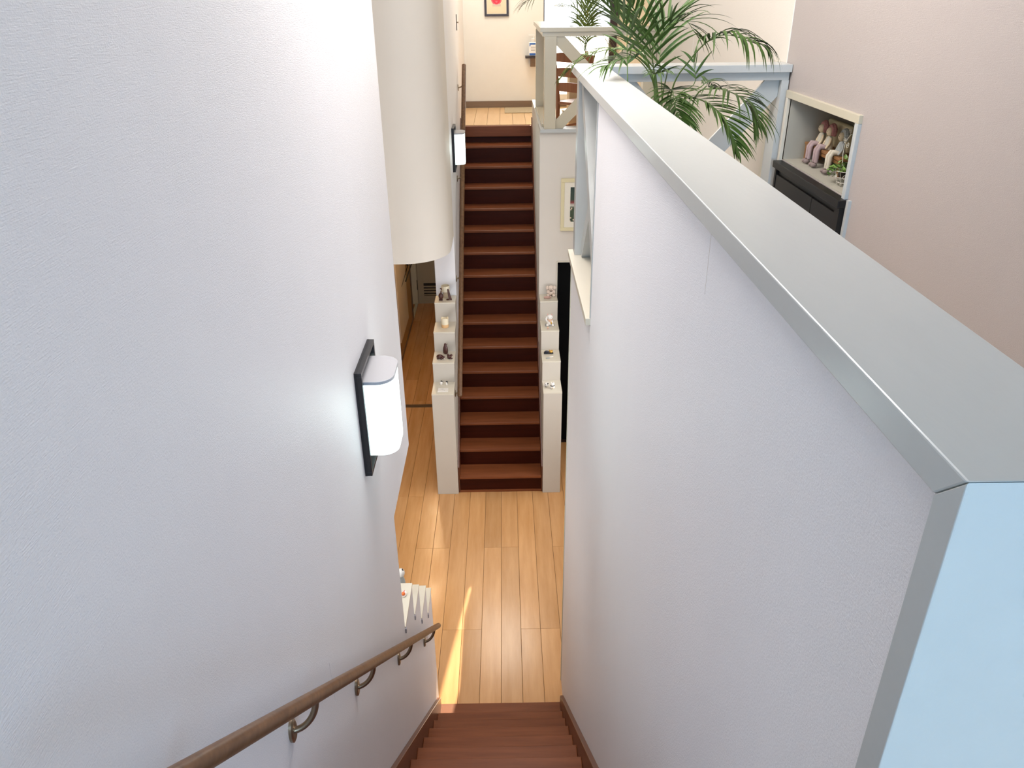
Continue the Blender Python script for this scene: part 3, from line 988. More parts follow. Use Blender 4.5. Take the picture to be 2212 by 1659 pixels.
for (a, b, c, d) in ((-0.02, 0.0, -0.004, 0.014), (-0.012, 0.012, 0.006, 0.01), (0.0, 0.02, 0.0, -0.012), (0.008, -0.016, 0.014, -0.002), (0.012, -0.02, 0.018, -0.024)):
    obj('drawn_line', MB().tube([(x + a, y + b, z + 0.0062), (x + (a + c) / 2, y + (b + d) / 2 + 0.003, z + 0.0062), (x + c, y + d, z + 0.0062)], 0.0012, 5), 'print_grey', t)

# right, top ledge: plush bear, pink dish
x, y, z = 0.420, 6.845, 1.63
t = fig('teddy_bear', 'small pale pink plush bear sitting with a tiny bow', 'toy', (x, y, z))
obj('body', MB().ball((x, y, z + 0.033), 0.027, 0.022, 0.032, 14), 'beige_fur', t)
h = obj('head', MB().ball((x, y - 0.004, z + 0.078), 0.028, 0.024, 0.025, 14), 'beige_fur', t)
for s in (-1, 1):
    obj('ear', MB().ball((x + s * 0.034, y, z + 0.078), 0.015, 0.009, 0.020, 10), 'beige_fur', t)
    obj('leg', MB().ball((x + s * 0.026, y - 0.026, z + 0.014), 0.017, 0.024, 0.014, 10), 'beige_fur', t)
    obj('arm', MB().ball((x + s * 0.028, y - 0.012, z + 0.043), 0.011, 0.011, 0.020, 10), 'beige_fur', t)
    obj('eye', MB().ball((x + s * 0.010, y - 0.027, z + 0.083), 0.0025, 0.002, 0.003, 6), 'black_ceramic', t)
obj('nose', MB().ball((x, y - 0.029, z + 0.073), 0.004, 0.003, 0.003, 6), 'doll_brown', t)
obj('bow', MB().ball((x, y - 0.026, z + 0.054), 0.014, 0.005, 0.004, 8), 'doll_brown', t)
x, y, z = 0.383, 6.775, 1.63
t = fig('dish', 'small pink oval dish with a folded rim in front of the plush bear', 'dish', (x, y, z))
obj('bowl', MB().lathe([(0.018, 0), (0.031, 0.006), (0.035, 0.012), (0.031, 0.011), (0.015, 0.006)], (x, y, z), 20, 1.0, 0.75), 'pink', t)
obj('knot', MB().ball((x + 0.030, y + 0.010, z + 0.014), 0.008, 0.007, 0.006, 8), 'pink', t)


def lucky_cat(label, x, y, z, s):
    t = fig('cat_figure', label, 'figurine', (x, y, z))
    obj('body', MB().ball((x, y, z + 0.034 * s), 0.032 * s, 0.026 * s, 0.033 * s, 16), 'white_ceramic', t)
    obj('head', MB().ball((x - 0.002 * s, y - 0.004 * s, z + 0.083 * s), 0.029 * s, 0.024 * s, 0.026 * s, 16), 'white_ceramic', t)
    for q in (-1, 1):
        mb = MB().lathe([(0.009 * s, 0), (0.001, 0.017 * s)], (x - 0.002 * s + q * 0.018 * s, y, z + 0.101 * s), 8)
        obj('ear', mb, 'pink', t)
        obj('foot', MB().ball((x + q * 0.024 * s, y - 0.018 * s, z + 0.012 * s), 0.014 * s, 0.016 * s, 0.012 * s, 10), 'white_ceramic', t)
        obj('eye', MB().tube([(x + q * 0.015 * s - 0.002, y - 0.0275 * s, z + 0.086 * s), (x + q * 0.008 * s - 0.002, y - 0.030 * s, z + 0.083 * s)], 0.0012 * s, 5), 'black_ceramic', t)
    obj('raised_paw', MB().tube([(x - 0.030 * s, y - 0.005 * s, z + 0.045 * s), (x - 0.037 * s, y - 0.01 * s, z + 0.07 * s), (x - 0.033 * s, y - 0.014 * s, z + 0.088 * s)], [0.010 * s, 0.010 * s, 0.009 * s], 10), 'white_ceramic', t)
    obj('collar', MB().lathe([(0.024 * s, 0), (0.0265 * s, 0.003 * s), (0.024 * s, 0.007 * s)], (x, y - 0.002 * s, z + 0.057 * s), 18, 1, 0.9), 'peach', t)
    obj('bib', MB().ball((x, y - 0.020 * s, z + 0.050 * s), 0.015 * s, 0.009 * s, 0.011 * s, 12), 'peach', t)
    obj('coin', MB().ball((x + 0.012 * s, y - 0.028 * s, z + 0.034 * s), 0.008 * s, 0.004 * s, 0.012 * s, 12), 'gold', t)
    obj('muzzle', MB().ball((x - 0.002 * s, y - 0.026 * s, z + 0.075 * s), 0.008 * s, 0.005 * s, 0.005 * s, 10), 'white_ceramic', t)
    obj('cushion', MB().box(x - 0.044 * s, x + 0.044 * s, y - 0.026 * s, y + 0.024 * s, z, z + 0.008 * s), 'print_grey', t, 0.004)
    return t


lucky_cat('white ceramic beckoning cat with peach bib on a grey cushion', 0.398, 6.575, 1.44, 1.0)
x, y, z = 0.375, 6.487, 1.44
t = fig('ornament', 'tiny pinkish ornament in front of the beckoning cat', 'figurine', (x, y, z))
obj('base', MB().box(x - 0.008, x + 0.008, y - 0.006, y + 0.006, z, z + 0.008), 'pink', t, 0.002)
obj('knob', MB().ball((x, y, z + 0.016), 0.007, 0.006, 0.009, 10), 'peach', t)
x, y, z = 0.377, 6.365, 1.25
t = fig('animal_figure', 'small black and gold lying figure pair on a black tray', 'figurine', (x, y, z))
obj('tray', MB().box(x - 0.044, x + 0.044, y - 0.016, y + 0.016, z, z + 0.010), 'black_ceramic', t, 0.005)
obj('dark_half', MB().ball((x - 0.018, y, z + 0.018), 0.022, 0.013, 0.012, 12), 'bucket', t)
obj('gold_half', MB().ball((x + 0.022, y, z + 0.019), 0.017, 0.013, 0.013, 12), 'gold', t)
obj('gold_knob', MB().ball((x + 0.010, y + 0.004, z + 0.028), 0.009, 0.008, 0.007, 10), 'gold', t)
obj('gold_knob', MB().ball((x + 0.032, y + 0.004, z + 0.028), 0.008, 0.008, 0.007, 10), 'gold', t)
x, y, z = 0.366, 6.258, 1.25
t = fig('pebble', 'small grey flat pebble on the second right ledge', 'stone', (x, y, z))
obj('stone', MB().ball((x, y, z + 0.005), 0.021, 0.011, 0.005, 12), 'grey_ceramic', t)
x, y, z = 0.397, 6.285, 1.25
t = fig('pebble', 'small white curved pebble beside the grey one', 'stone', (x, y, z))
obj('stone', MB().ball((x, y, z + 0.005), 0.024, 0.009, 0.005, 12, rz(0.35)), 'white_ceramic', t)
x, y, z = 0.345, 6.075, 1.06
t = fig('ball_figure', 'small round white ceramic animal with black patches on the lowest right ledge', 'figurine', (x, y, z))
obj('body', MB().ball((x, y, z + 0.021), 0.023, 0.021, 0.021, 16), 'white_ceramic', t)
for (dx, dz, r_) in ((-0.010, 0.026, 0.005), (0.004, 0.026, 0.004), (0.011, 0.038, 0.007), (-0.006, 0.012, 0.004)):
    obj('patch', MB().ball((x + dx, y - 0.017, z + dz), r_, 0.004, r_, 8), 'black_ceramic', t)
x, y, z = 0.395, 6.035, 1.06
t = fig('cat_figure', 'small round white ceramic cat with dark collar on the lowest right ledge', 'figurine', (x, y, z))
obj('body', MB().ball((x, y, z + 0.018), 0.022, 0.019, 0.019, 14), 'white_ceramic', t)
obj('head', MB().ball((x, y, z + 0.044), 0.019, 0.017, 0.016, 14), 'white_ceramic', t)
obj('collar', MB().lathe([(0.0175, 0), (0.0195, 0.002), (0.0175, 0.005)], (x, y, z + 0.029), 16), 'black_ceramic', t)
for s in (-1, 1):
    obj('ear', MB().lathe([(0.006, 0), (0.001, 0.009)], (x + s * 0.010, y, z + 0.057), 8), 'white_ceramic', t)
obj('bell', MB().ball((x + 0.004, y - 0.018, z + 0.016), 0.004, 0.003, 0.006, 8), 'gold', t)

# ornaments on the near stepped wall end
x, y, z = -0.518, 2.862, 1.596
t = fig('dish', 'small white dish holding a tiny orange figure on the near stepped ledge', 'ornament', (x, y, z))
obj('bowl', MB().lathe([(0.006, 0), (0.014, 0.003), (0.016, 0.006), (0.013, 0.005), (0.004, 0.003)], (x, y, z), 18, 0.8, 1.4), 'white_ceramic', t)
obj('fruit', MB().ball((x - 0.002, y - 0.006, z + 0.012), 0.0095, 0.0095, 0.0085, 12), 'orange', t)
obj('stalk', MB().tube([(x - 0.001, y, z + 0.017), (x + 0.002, y + 0.012, z + 0.016)], [0.003, 0.0015], 6), 'seal_red', t)
x, y, z = -0.572, 3.095, 1.396
t = fig('bird_figure', 'pale grey ceramic bird standing on the near stepped ledge', 'figurine', (x, y, z))
obj('body', MB().ball((x, y, z + 0.062), 0.026, 0.030, 0.062, 14), 'grey_ceramic', t)
obj('head', MB().ball((x + 0.006, y, z + 0.135), 0.021, 0.024, 0.024, 12), 'white_ceramic', t)
obj('beak', MB().lathe([(0.006, 0), (0.0008, 0.012)], (x + 0.016, y, z + 0.152), 6), 'black_ceramic', t)
obj('tail', MB().ball((x + 0.012, y - 0.012, z + 0.018), 0.022, 0.024, 0.018, 10), 'white_ceramic', t)

# ------------------------------------------------------------------ pictures, bottle, mat, furniture of the far landing
x0, x1, z0, z1 = 0.50, 0.92, 2.245, 2.715
t = thing('framed_picture', 'framed flower picture in a cream frame on the wall under the far rail', 'picture', ((x0 + x1) / 2, 6.885, z0))
yf = 6.862
fr = 0.032
mb = MB()
for q in (MB().box(x0, x1, yf, 6.885, z1 - fr, z1), MB().box(x0, x1, yf, 6.885, z0, z0 + fr), MB().box(x0, x0 + fr, yf, 6.885, z0 + fr, z1 - fr), MB().box(x1 - fr, x1, yf, 6.885, z0 + fr, z1 - fr)):
    mb.add(q.v, q.f)
obj('frame', mb, 'cream_frame', t, 0.002)
obj('mount', MB().box(x0 + fr, x1 - fr, 6.868, 6.885, z0 + fr, z1 - fr), 'mat_white', t)
obj('print', MB().box(x0 + 0.085, x1 - 0.085, 6.8665, 6.868, z0 + 0.085, z1 - 0.075), 'picture', t)

x0, x1, z0, z1 = -0.212, 0.079, 3.925, 4.33
t = thing('framed_certificate', 'certificate with a round red seal in a dark frame on the far wall', 'picture', ((x0 + x1) / 2, 10.3, z0))
mb = MB()
fr = 0.026
for q in (MB().box(x0, x1, 10.28, 10.3, z1 - fr, z1), MB().box(x0, x1, 10.28, 10.3, z0, z0 + fr), MB().box(x0, x0 + fr, 10.28, 10.3, z0 + fr, z1 - fr), MB().box(x1 - fr, x1, 10.28, 10.3, z0 + fr, z1 - fr)):
    mb.add(q.v, q.f)
obj('frame', mb, 'dark_frame', t, 0.002)
obj('mount', MB().box(x0 + fr, x1 - fr, 10.286, 10.3, z0 + fr, z1 - fr), 'mat_white', t)
obj('paper', MB().box(x0 + fr + 0.006, x1 - fr - 0.006, 10.2845, 10.286, z0 + fr + 0.006, z1 - fr - 0.006), 'paper', t)
xc = (x0 + x1) / 2
def disc(r, y, zc, n=32):
    mb = MB()
    vs_ = [(xc + r * math.cos(2 * PI * k / n), yy, zc + r * math.sin(2 * PI * k / n)) for yy in (y, 10.285) for k in range(n)]
    fs = [list(range(n))] + [((k + 1) % n, k, n + k, n + (k + 1) % n) for k in range(n)]
    return mb.add(vs_, fs)
zc = z0 + 0.185
sl = obj('seal', disc(0.063, 10.2840, zc), 'seal_red', t)
obj('seal_ring', disc(0.058, 10.2835, zc), 'seal_pink', sl)
obj('seal_centre', disc(0.052, 10.2830, zc), 'seal_red', sl)
obj('seal_line', MB().box(xc - 0.012, xc + 0.012, 10.2822, 10.283, zc - 0.026, zc - 0.019), 'seal_pink', sl)
obj('seal_line', MB().box(xc - 0.009, xc + 0.009, 10.2822, 10.283, zc - 0.037, zc - 0.032), 'seal_pink', sl)
obj('caption', MB().box(xc - 0.051, xc + 0.051, 10.2838, 10.2845, z0 + 0.108, z0 + 0.135), 'label_grey', t)

t = thing('wall_shelf', 'small dark brown wall shelf holding the pump bottle', 'shelf', (0.39, 10.3, 3.47))
obj('board', MB().box(0.275, 0.47, 10.14, 10.3, 3.462, 3.485), 'dark_frame', t, 0.002)
obj('support', MB().box(0.338, 0.45, 10.24, 10.3, 3.36, 3.462), 'base_brown', t, 0.002)
x, y, z = 0.372, 10.21, 3.485
t = thing('pump_bottle', 'white hand sanitizer pump bottle with blue markings on the wall shelf', 'bottle', (x, y, z))
obj('body', MB().box(x - 0.055, x + 0.055, y - 0.032, y + 0.032, z, z + 0.155), 'bottle', t, 0.014, 4)
obj('neck', MB().lathe([(0.018, 0.15), (0.018, 0.175), (0.024, 0.178), (0.024, 0.195), (0.008, 0.2), (0.007, 0.225)], (x, y, z), 16), 'bottle', t)
obj('pump_head', MB().box(x - 0.055, x + 0.016, y - 0.01, y + 0.01, z + 0.222, z + 0.238), 'bottle', t, 0.003)
obj('label_top', MB().box(x - 0.046, x + 0.046, y - 0.0335, y - 0.032, z + 0.128, z + 0.146).box(x - 0.046, x - 0.034, y - 0.0335, y - 0.032, z + 0.11, z + 0.128), 'bottle_blue', t)
obj('label_bottom', MB().box(x - 0.046, x + 0.046, y - 0.0335, y - 0.032, z + 0.010, z + 0.034), 'bottle_blue', t)
obj('label_print', MB().box(x - 0.03, x + 0.03, y - 0.0335, y - 0.032, z + 0.098, z + 0.103).box(x - 0.03, x + 0.026, y - 0.0335, y - 0.032, z + 0.088, z + 0.092).box(x - 0.028, x + 0.022, y - 0.0335, y - 0.032, z + 0.062, z + 0.072), 'print_grey', t)

t = tag(obj('floor_mat', MB().box(0.012, 0.45, 9.74, 10.2, ZU + 0.001, ZU + 0.009), 'rug', None, 0.003, 2, (0.2, 9.95, ZU)), 'beige speckled mat on the far landing floor', 'mat')


# ladder-back chair
def chair(label, cx_, cy_, ang):
    t = thing('dining_chair', label, 'chair', (cx_, cy_, ZU))
    R = rz(ang)
    B = Vector((cx_, cy_, ZU))
    def T(mb):
        mb.v = [R @ p + B for p in mb.v]
        return mb
    w, d = 0.19, 0.20
    for s in (-1, 1):
        pts = [(s * w, -d - 0.03, 0), (s * w, -d, 0.2), (s * w, -d, 0.40), (s * w, -d - 0.025, 0.62), (s * w, -d - 0.075, 0.85)]
        obj('back_post', T(MB().tube(pts, [0.016, 0.018, 0.02, 0.018, 0.013], 10)), 'chair_wood', t)
        obj('leg', T(MB().tube([(s * w, d, 0), (s * w, d, 0.40)], [0.014, 0.019], 10)), 'chair_wood', t)
        obj('stretcher', T(MB().tube([(s * w, -d, 0.18), (s * w, d, 0.18)], 0.009, 8)), 'chair_wood', t)
    obj('seat', T(MB().box(-w - 0.02, w + 0.02, -d - 0.01, d + 0.03, 0.385, 0.41)), 'chair_wood', t, 0.006)
    obj('stretcher', T(MB().tube([(-w, d, 0.24), (w, d, 0.24)], 0.009, 8)), 'chair_wood', t)
    for z, yo, h in ((0.535, -d - 0.010, 0.065), (0.66, -d - 0.030, 0.065), (0.785, -d - 0.06, 0.065)):
        n = 8
        vs_, fs = [], []
        for i in range(n + 1):
            u = i / n
            xx = -w + 2 * w * u
            bow = -0.028 * math.sin(PI * u)
            top = 0.014 * math.sin(PI * u)
            for yy in (-0.008, 0.008):
                vs_ += [(xx, yo + bow + yy, z - h / 2), (xx, yo + bow + yy, z + h / 2 + top)]
        for i in range(n):
            a = i * 4
            b = a + 4
            fs += [(a, b, b + 1, a + 1), (a + 2, a + 3, b + 3, b + 2), (a + 1, b + 1, b + 3, a + 3), (a, a + 2, b + 2, b)]
        fs += [(0, 1, 3, 2), (n * 4, n * 4 + 2, n * 4 + 3, n * 4 + 1)]
        obj('back_slat', T(MB().add(vs_, fs)), 'chair_wood', t)
    return t


chair('reddish brown ladder-back wooden chair behind the far rail', 0.776, 7.462, math.radians(-45))

x, y = 0.735, 8.62
t = thing('bucket', 'dark round bucket with pale rim on the far landing floor', 'bucket', (x, y, ZU))
obj('tub', MB().lathe([(0.085, 0), (0.11, 0.17), (0.102, 0.17), (0.08, 0.02)], (x, y, ZU), 24), 'bucket', t)
obj('rim', MB().lathe([(0.106, 0.168), (0.116, 0.172), (0.116, 0.184), (0.106, 0.184)], (x, y, ZU), 24), 'grey_ceramic', t)
x, y = 0.83, 8.2
t = thing('plant_stand', 'tall square beige stand carrying the far palm', 'stand', (x, y, ZU))
obj('column', MB().box(x - 0.18, x + 0.15, y - 0.15, y + 0.15, ZU, ZU + 0.60), 'beige_stand', t, 0.006)
obj('top_board', MB().box(x - 0.165, x + 0.165, y - 0.165, y + 0.165, ZU + 0.60, ZU + 0.62), 'beige_stand', t, 0.003)


# ------------------------------------------------------------------ palms
def bez(pts, n):
    """smooth open curve through pts (Catmull-Rom)"""
    P = [Vector(p) for p in pts]
    P = [P[0] * 2 - P[1]] + P + [P[-1] * 2 - P[-2]]
    out = []
    segs = len(P) - 3
    for i in range(n + 1):
        u = i / n * segs
        k = min(int(u), segs - 1)
        f = u - k
        p0, p1, p2, p3 = P[k:k + 4]
        out.append(0.5 * ((2 * p1) + (p2 - p0) * f + (2 * p0 - 5 * p1 + 4 * p2 - p3) * f * f + (3 * p1 - p0 - 3 * p2 + p3) * f ** 3))
    return out


def frond(t, pts, start, pairs, length, width, droop, mt, r0=0.0042, angle=0.75, up=(0, 0, 1), lift=0.25, lim=None):
    C = bez(pts, 48)
    # rachis
    rs = [r0 * (1 - 0.8 * i / 48) for i in range(49)]
    rc = obj('frond', MB().tube(C, rs, 6), 'stem', t)
    mb = MB()
    up = Vector(up)
    for i in range(pairs):
        u = start + (1 - start) * (i + 0.5) / pairs
        for s in (-1, 1):
            uu = min(0.995, max(0, u + random.uniform(-0.012, 0.012)))
            k = uu * 48
            a = int(k)
            b = min(a + 1, 48)
            p = C[a].lerp(C[b], k - a)
            tg = (C[min(a + 2, 48)] - C[max(a - 2, 0)]).normalized()
            sd = tg.cross(up)
            if sd.length < 0.25:
                sd = tg.cross(Vector((0, 1, 0)))
            sd.normalize()
            nn = sd.cross(tg).normalized()
            f = (u - start) / (1 - start)
            ln = length * (0.62 + 0.75 * math.sin(PI * min(1, f * 0.85 + 0.12))) * random.uniform(0.85, 1.12) * (0.78 if f > 0.9 else 1) * 0.78
            an = angle * (1.15 - 0.75 * f) + random.uniform(-0.08, 0.08)
            d = (tg * math.cos(an) + sd * s * math.sin(an) + nn * (lift + random.uniform(-0.1, 0.1))).normalized()
            q = p.copy()
            n = 7
            wv = d.cross(nn)
            if wv.length < 1e-3:
                wv = d.cross(sd)
            wv.normalize()
            vs_, fs = [], []
            dr = droop * random.uniform(0.7, 1.3)
            for j in range(n + 1):
                v = j / n
                ww = width * 0.5 * (0.35 + 0.65 * min(1, v * 5)) * (1 - max(0, (v - 0.35) / 0.65) ** 1.5) + 0.0002
                ctr = q.copy()
                if lim:
                    if ctr.x > lim[0]:
                        ctr.x = lim[0] - random.uniform(0, 0.004)
                    if ctr.y > lim[1]:
                        ctr.y = lim[1] - random.uniform(0, 0.004)
                fold = nn * (ww * 0.35)
                vs_ += [ctr - wv * ww + fold, ctr, ctr + wv * ww + fold]
                q = q + d * (ln / n)
                d = (d + Vector((0, 0, -1)) * dr / n * (0.5 + v)).normalized()
            for j in range(n):
                a3 = j * 3
                fs += [(a3, a3 + 1, a3 + 4, a3 + 3), (a3 + 1, a3 + 2, a3 + 5, a3 + 4)]
            mb.add(vs_, fs, True)
    o = obj('leaflets', mb, mt, rc)
    o['kind'] = 'stuff'
    return rc


NP = Vector((0.66, 3.32, ZU))
palm = thing('potted_palm', 'dark green potted palm arching above the half wall, in front of the pale rail', 'plant', NP)
obj('pot', MB().lathe([(0.11, 0), (0.15, 0.24), (0.158, 0.25), (0.158, 0.275), (0.14, 0.275), (0.135, 0.24)], NP, 28), 'terracotta', palm)
obj('soil', MB().lathe([(0.135, 0.235), (0.0001, 0.245)], NP, 28), 'soil', palm)
stems = {
    'a': [(0.627, 3.3, 3.773), (0.598, 3.28, 3.915), (0.555, 3.2, 4.029), (0.489, 3.1, 4.12), (0.429, 3.0, 4.188)],
    'b': [(0.68, 3.3, 3.826), (0.721, 3.2, 3.954), (0.769, 3.1, 4.032), (0.822, 3.05, 4.048), (0.877, 3.0, 4.031), (0.921, 3.0, 4.017)],
    'c': [(0.644, 3.3, 3.8), (0.633, 3.35, 3.944), (0.647, 3.4, 4.043), (0.687, 3.45, 4.092)],
    'd': [(0.664, 3.3, 3.79), (0.662, 3.2, 3.846), (0.654, 3.1, 3.806), (0.665, 3.02, 3.759)],
    'e': [(0.776, 3.3, 3.798), (0.822, 3.2, 3.849), (0.868, 3.1, 3.846), (0.92, 3.05, 3.809), (0.944, 3.0, 3.745)],
    'f': [(0.683, 3.3, 3.781), (0.74, 3.15, 3.821), (0.8, 3.05, 3.794), (0.836, 3.0, 3.743), (0.867, 2.95, 3.667)],
    'g': [(0.614, 3.3, 3.826), (0.575, 3.4, 3.949), (0.513, 3.5, 3.975), (0.422, 3.55, 3.968), (0.327, 3.58, 3.925), (0.253, 3.6, 3.858)],
    'h': [(0.614, 3.3, 3.826), (0.53, 3.2, 4.005), (0.44, 3.1, 4.09), (0.372, 3.05, 4.152)],
    'i': [(0.501, 3.25, 3.807), (0.493, 3.3, 3.966), (0.486, 3.3, 4.066), (0.486, 3.35, 4.13)],
    'j': [(0.70, 3.3, 3.79), (0.77, 3.3, 3.86), (0.758, 3.3, 3.946)],
    'k': [(0.683, 3.3, 3.781), (0.791, 3.3, 3.842), (0.838, 3.35, 3.863), (0.872, 3.4, 3.839)],
    'l': [(0.613, 3.3, 3.844), (0.575, 3.2, 3.988), (0.612, 3.15, 4.07), (0.669, 3.1, 4.095), (0.706, 3.1, 4.056)],
    'm': [(0.614, 3.3, 3.826), (0.516, 3.15, 3.96), (0.438, 3.1, 3.965), (0.373, 3.05, 3.945)],
    'n': [(0.645, 3.3, 3.791), (0.617, 3.1, 3.92), (0.58, 3.0, 3.93), (0.53, 2.9, 3.93)],
}
LIM = (1.20, 3.60)
spec = {  # start, pairs, length, width, droop
    'a': (0.18, 13, 0.24, 0.012, 0.7), 'b': (0.32, 15, 0.19, 0.0125, 2.8), 'c': (0.25, 9, 0.24, 0.0115, 0.7),
    'd': (0.2, 20, 0.17, 0.0125, 0.8), 'e': (0.2, 22, 0.18, 0.0105, 1.6), 'f': (0.15, 26, 0.17, 0.0115, 0.8),
    'g': (0.25, 16, 0.13, 0.0105, 2.2), 'h': (0.25, 10, 0.22, 0.0115, 0.8), 'i': (0.2, 7, 0.14, 0.012, 0.6),
    'j': (0.55, 4, 0.10, 0.010, 0.8), 'k': (0.4, 8, 0.10, 0.008, 1.2), 'l': (0.3, 10, 0.20, 0.0115, 1.2),
    'm': (0.35, 10, 0.15, 0.011, 1.5), 'n': (0.35, 10, 0.10, 0.0095, 0.8)}
for k, pts in stems.items():
    st, pr, ln, wd, dr = spec[k]
    p0 = Vector(pts[0])
    base = NP + Vector(((p0.x - NP.x) * 0.25, (p0.y - NP.y) * 0.25, 0.24))
    full = [base, base.lerp(p0, 0.55) + Vector((0, 0, 0.02))] + pts
    tot = len(full)
    # leaflets only on the upper, visible part of the frond
    st2 = 2.0 / (tot - 1)
    st_all = st2 + (1 - st2) * st
    frond(palm, full, st_all, pr, ln, wd, dr, 'leaf_light' if k == 'g' else 'leaf', lim=LIM)  # frond 'g' has the light falling on it put into a paler leaf colour
obj('trunk', MB().tube([NP + Vector((0.01, 0, 0.23)), NP + Vector((-0.01, 0, 0.55)), (0.622, 3.3, 3.80), (0.605, 3.29, 3.90)], [0.022, 0.016, 0.011, 0.006], 12), 'stem', palm)

FP = Vector((0.83, 8.2, ZU + 0.62))
palm2 = thing('potted_palm', 'thin olive palm standing on the tall stand against the bright far window', 'plant', FP)
obj('pot', MB().lathe([(0.055, 0), (0.075, 0.10), (0.08, 0.105), (0.08, 0.12), (0.068, 0.12), (0.065, 0.1)], FP, 20), 'terracotta', palm2)
obj('soil', MB().lathe([(0.066, 0.1), (0.0001, 0.11)], FP, 20), 'soil', palm2)
s2 = {
    'p': [(0.81, 8.2, 3.66), (0.795, 8.2, 3.831), (0.839, 8.1, 3.955), (0.948, 8.1, 3.974)],
    'q': [(0.81, 8.2, 3.66), (0.829, 8.2, 3.871), (0.919, 8.2, 3.87), (1.039, 8.2, 3.704)],
    'r': [(0.81, 8.2, 3.66), (0.77, 8.3, 3.909), (0.699, 8.3, 4.032), (0.586, 8.3, 4.054)],
    's': [(0.81, 8.2, 3.66), (0.806, 8.2, 3.912), (0.812, 8.2, 4.113)],
    't': [(0.81, 8.2, 3.66), (0.743, 8.2, 3.77), (0.674, 8.2, 3.812), (0.631, 8.2, 3.709)],
    'u': [(0.81, 8.2, 3.66), (0.858, 8.1, 4.034), (0.929, 8.0, 4.152)],
    'o': [(0.82, 8.2, 3.66), (0.81, 8.0, 4.25), (0.528, 7.8, 4.26), (0.335, 7.7, 4.18), (0.223, 7.7, 4.10)],
}
for k, pts in s2.items():
    full = [FP + Vector((0, 0, 0.105))] + pts
    frond(palm2, full, 0.42, 15, 0.24 if k != 'o' else 0.28, 0.013, 1.4, 'leaf_light' if k != 'o' else 'leaf', r0=0.004)

# ------------------------------------------------------------------ dolls and plants in the niche
Z3 = NZ0 + 0.003
bx0, bx1, by0, by1 = 1.355, 1.44, 3.16, 3.565
t = thing('toy_bench', 'small brown wooden toy bench with cream back cushion in the niche', 'bench', ((bx0 + bx1) / 2, 3.3, Z3))
obj('seat', MB().box(bx0, bx1, by0, by1, Z3 + 0.066, Z3 + 0.078), 'bench_wood', t, 0.002)
for yy in (by0 + 0.004, by1 - 0.022):
    for xx in (bx0 + 0.003, bx1 - 0.019):
        obj('leg', MB().box(xx, xx + 0.016, yy, yy + 0.018, Z3, Z3 + 0.066), 'bench_wood', t, 0.001)
obj('apron', MB().box(bx0 + 0.004, bx0 + 0.012, by0 + 0.022, by1 - 0.022, Z3 + 0.05, Z3 + 0.066), 'bench_wood', t)
obj('back_cushion', MB().box(bx1 - 0.018, bx1 + 0.006, by0 + 0.01, by1 - 0.055, Z3 + 0.078, Z3 + 0.185), 'cushion', t, 0.008, 3)


def doll(label, y, hair, top, lower, lean=0.0, grey=False):
    x = bx0 + 0.030
    zb = Z3 + 0.078
    t = thing('doll', label, 'doll', (x, y, zb))
    hm = MB()
    obj('torso', MB().lathe([(0.021, 0.0), (0.022, 0.015), (0.015, 0.045), (0.008, 0.056)], (x, y + lean * 0.5, zb), 14, 0.8, 1), top, t)
    obj('head', MB().ball((x - 0.003, y + lean, zb + 0.073), 0.016, 0.016, 0.018, 14), 'skin', t)
    # curly hair: a ring of small curls
    mb = MB()
    for k in range(16):
        a = -0.5 + (PI + 1.0) * k / 15
        for j in range(2):
            mb.ball((x + 0.003 + 0.006 * j, y + lean + (0.021 + 0.004 * j) * math.cos(a), zb + 0.075 + (0.021 + 0.003 * j) * math.sin(a)), 0.0085, 0.0085, 0.0085, 8)
    mb.ball((x + 0.012, y + lean, zb + 0.078), 0.014, 0.022, 0.022, 10)
    obj('hair', mb, hair, t)
    for s in (-1, 1):
        obj('eye', MB().ball((x - 0.018, y + lean + s * 0.006, zb + 0.076), 0.0012, 0.0018, 0.0018, 6), 'doll_brown', t)
        obj('arm', MB().tube([(x, y + s * 0.017 + lean * 0.6, zb + 0.048), (x - 0.006, y + s * 0.026, zb + 0.026), (x - 0.016, y + s * 0.020, zb + 0.006)], [0.0055, 0.005, 0.005], 8), top if grey else 'skin', t)
        fy = y + s * 0.012 + 0.006
        lg = obj('leg', MB().tube([(x, y + s * 0.010, zb + 0.008), (bx0 - 0.004, fy, zb + 0.010), (bx0 - 0.012, fy, zb - 0.004), (bx0 - 0.012, fy + 0.002, zb - 0.055)], [0.010, 0.0105, 0.010, 0.0085], 10), lower, t)
        obj('shoe', MB().ball((bx0 - 0.020, fy + 0.002, Z3 + 0.012), 0.015, 0.010, 0.0095, 10), 'doll_shoe', t)
    return t


doll('doll with dark hair and pink curls, mauve trousers, left end of the toy bench', 3.46, 'doll_hair', 'doll_top', 'doll_cloth')
doll('doll with all pink curls and white top, second on the toy bench', 3.375, 'doll_hair', 'doll_top', 'doll_cloth', -0.006)
doll('greyish faded doll with pale curls behind the wire basket', 3.235, 'grey_ceramic', 'grey_ceramic', 'doll_top', 0.004, True)

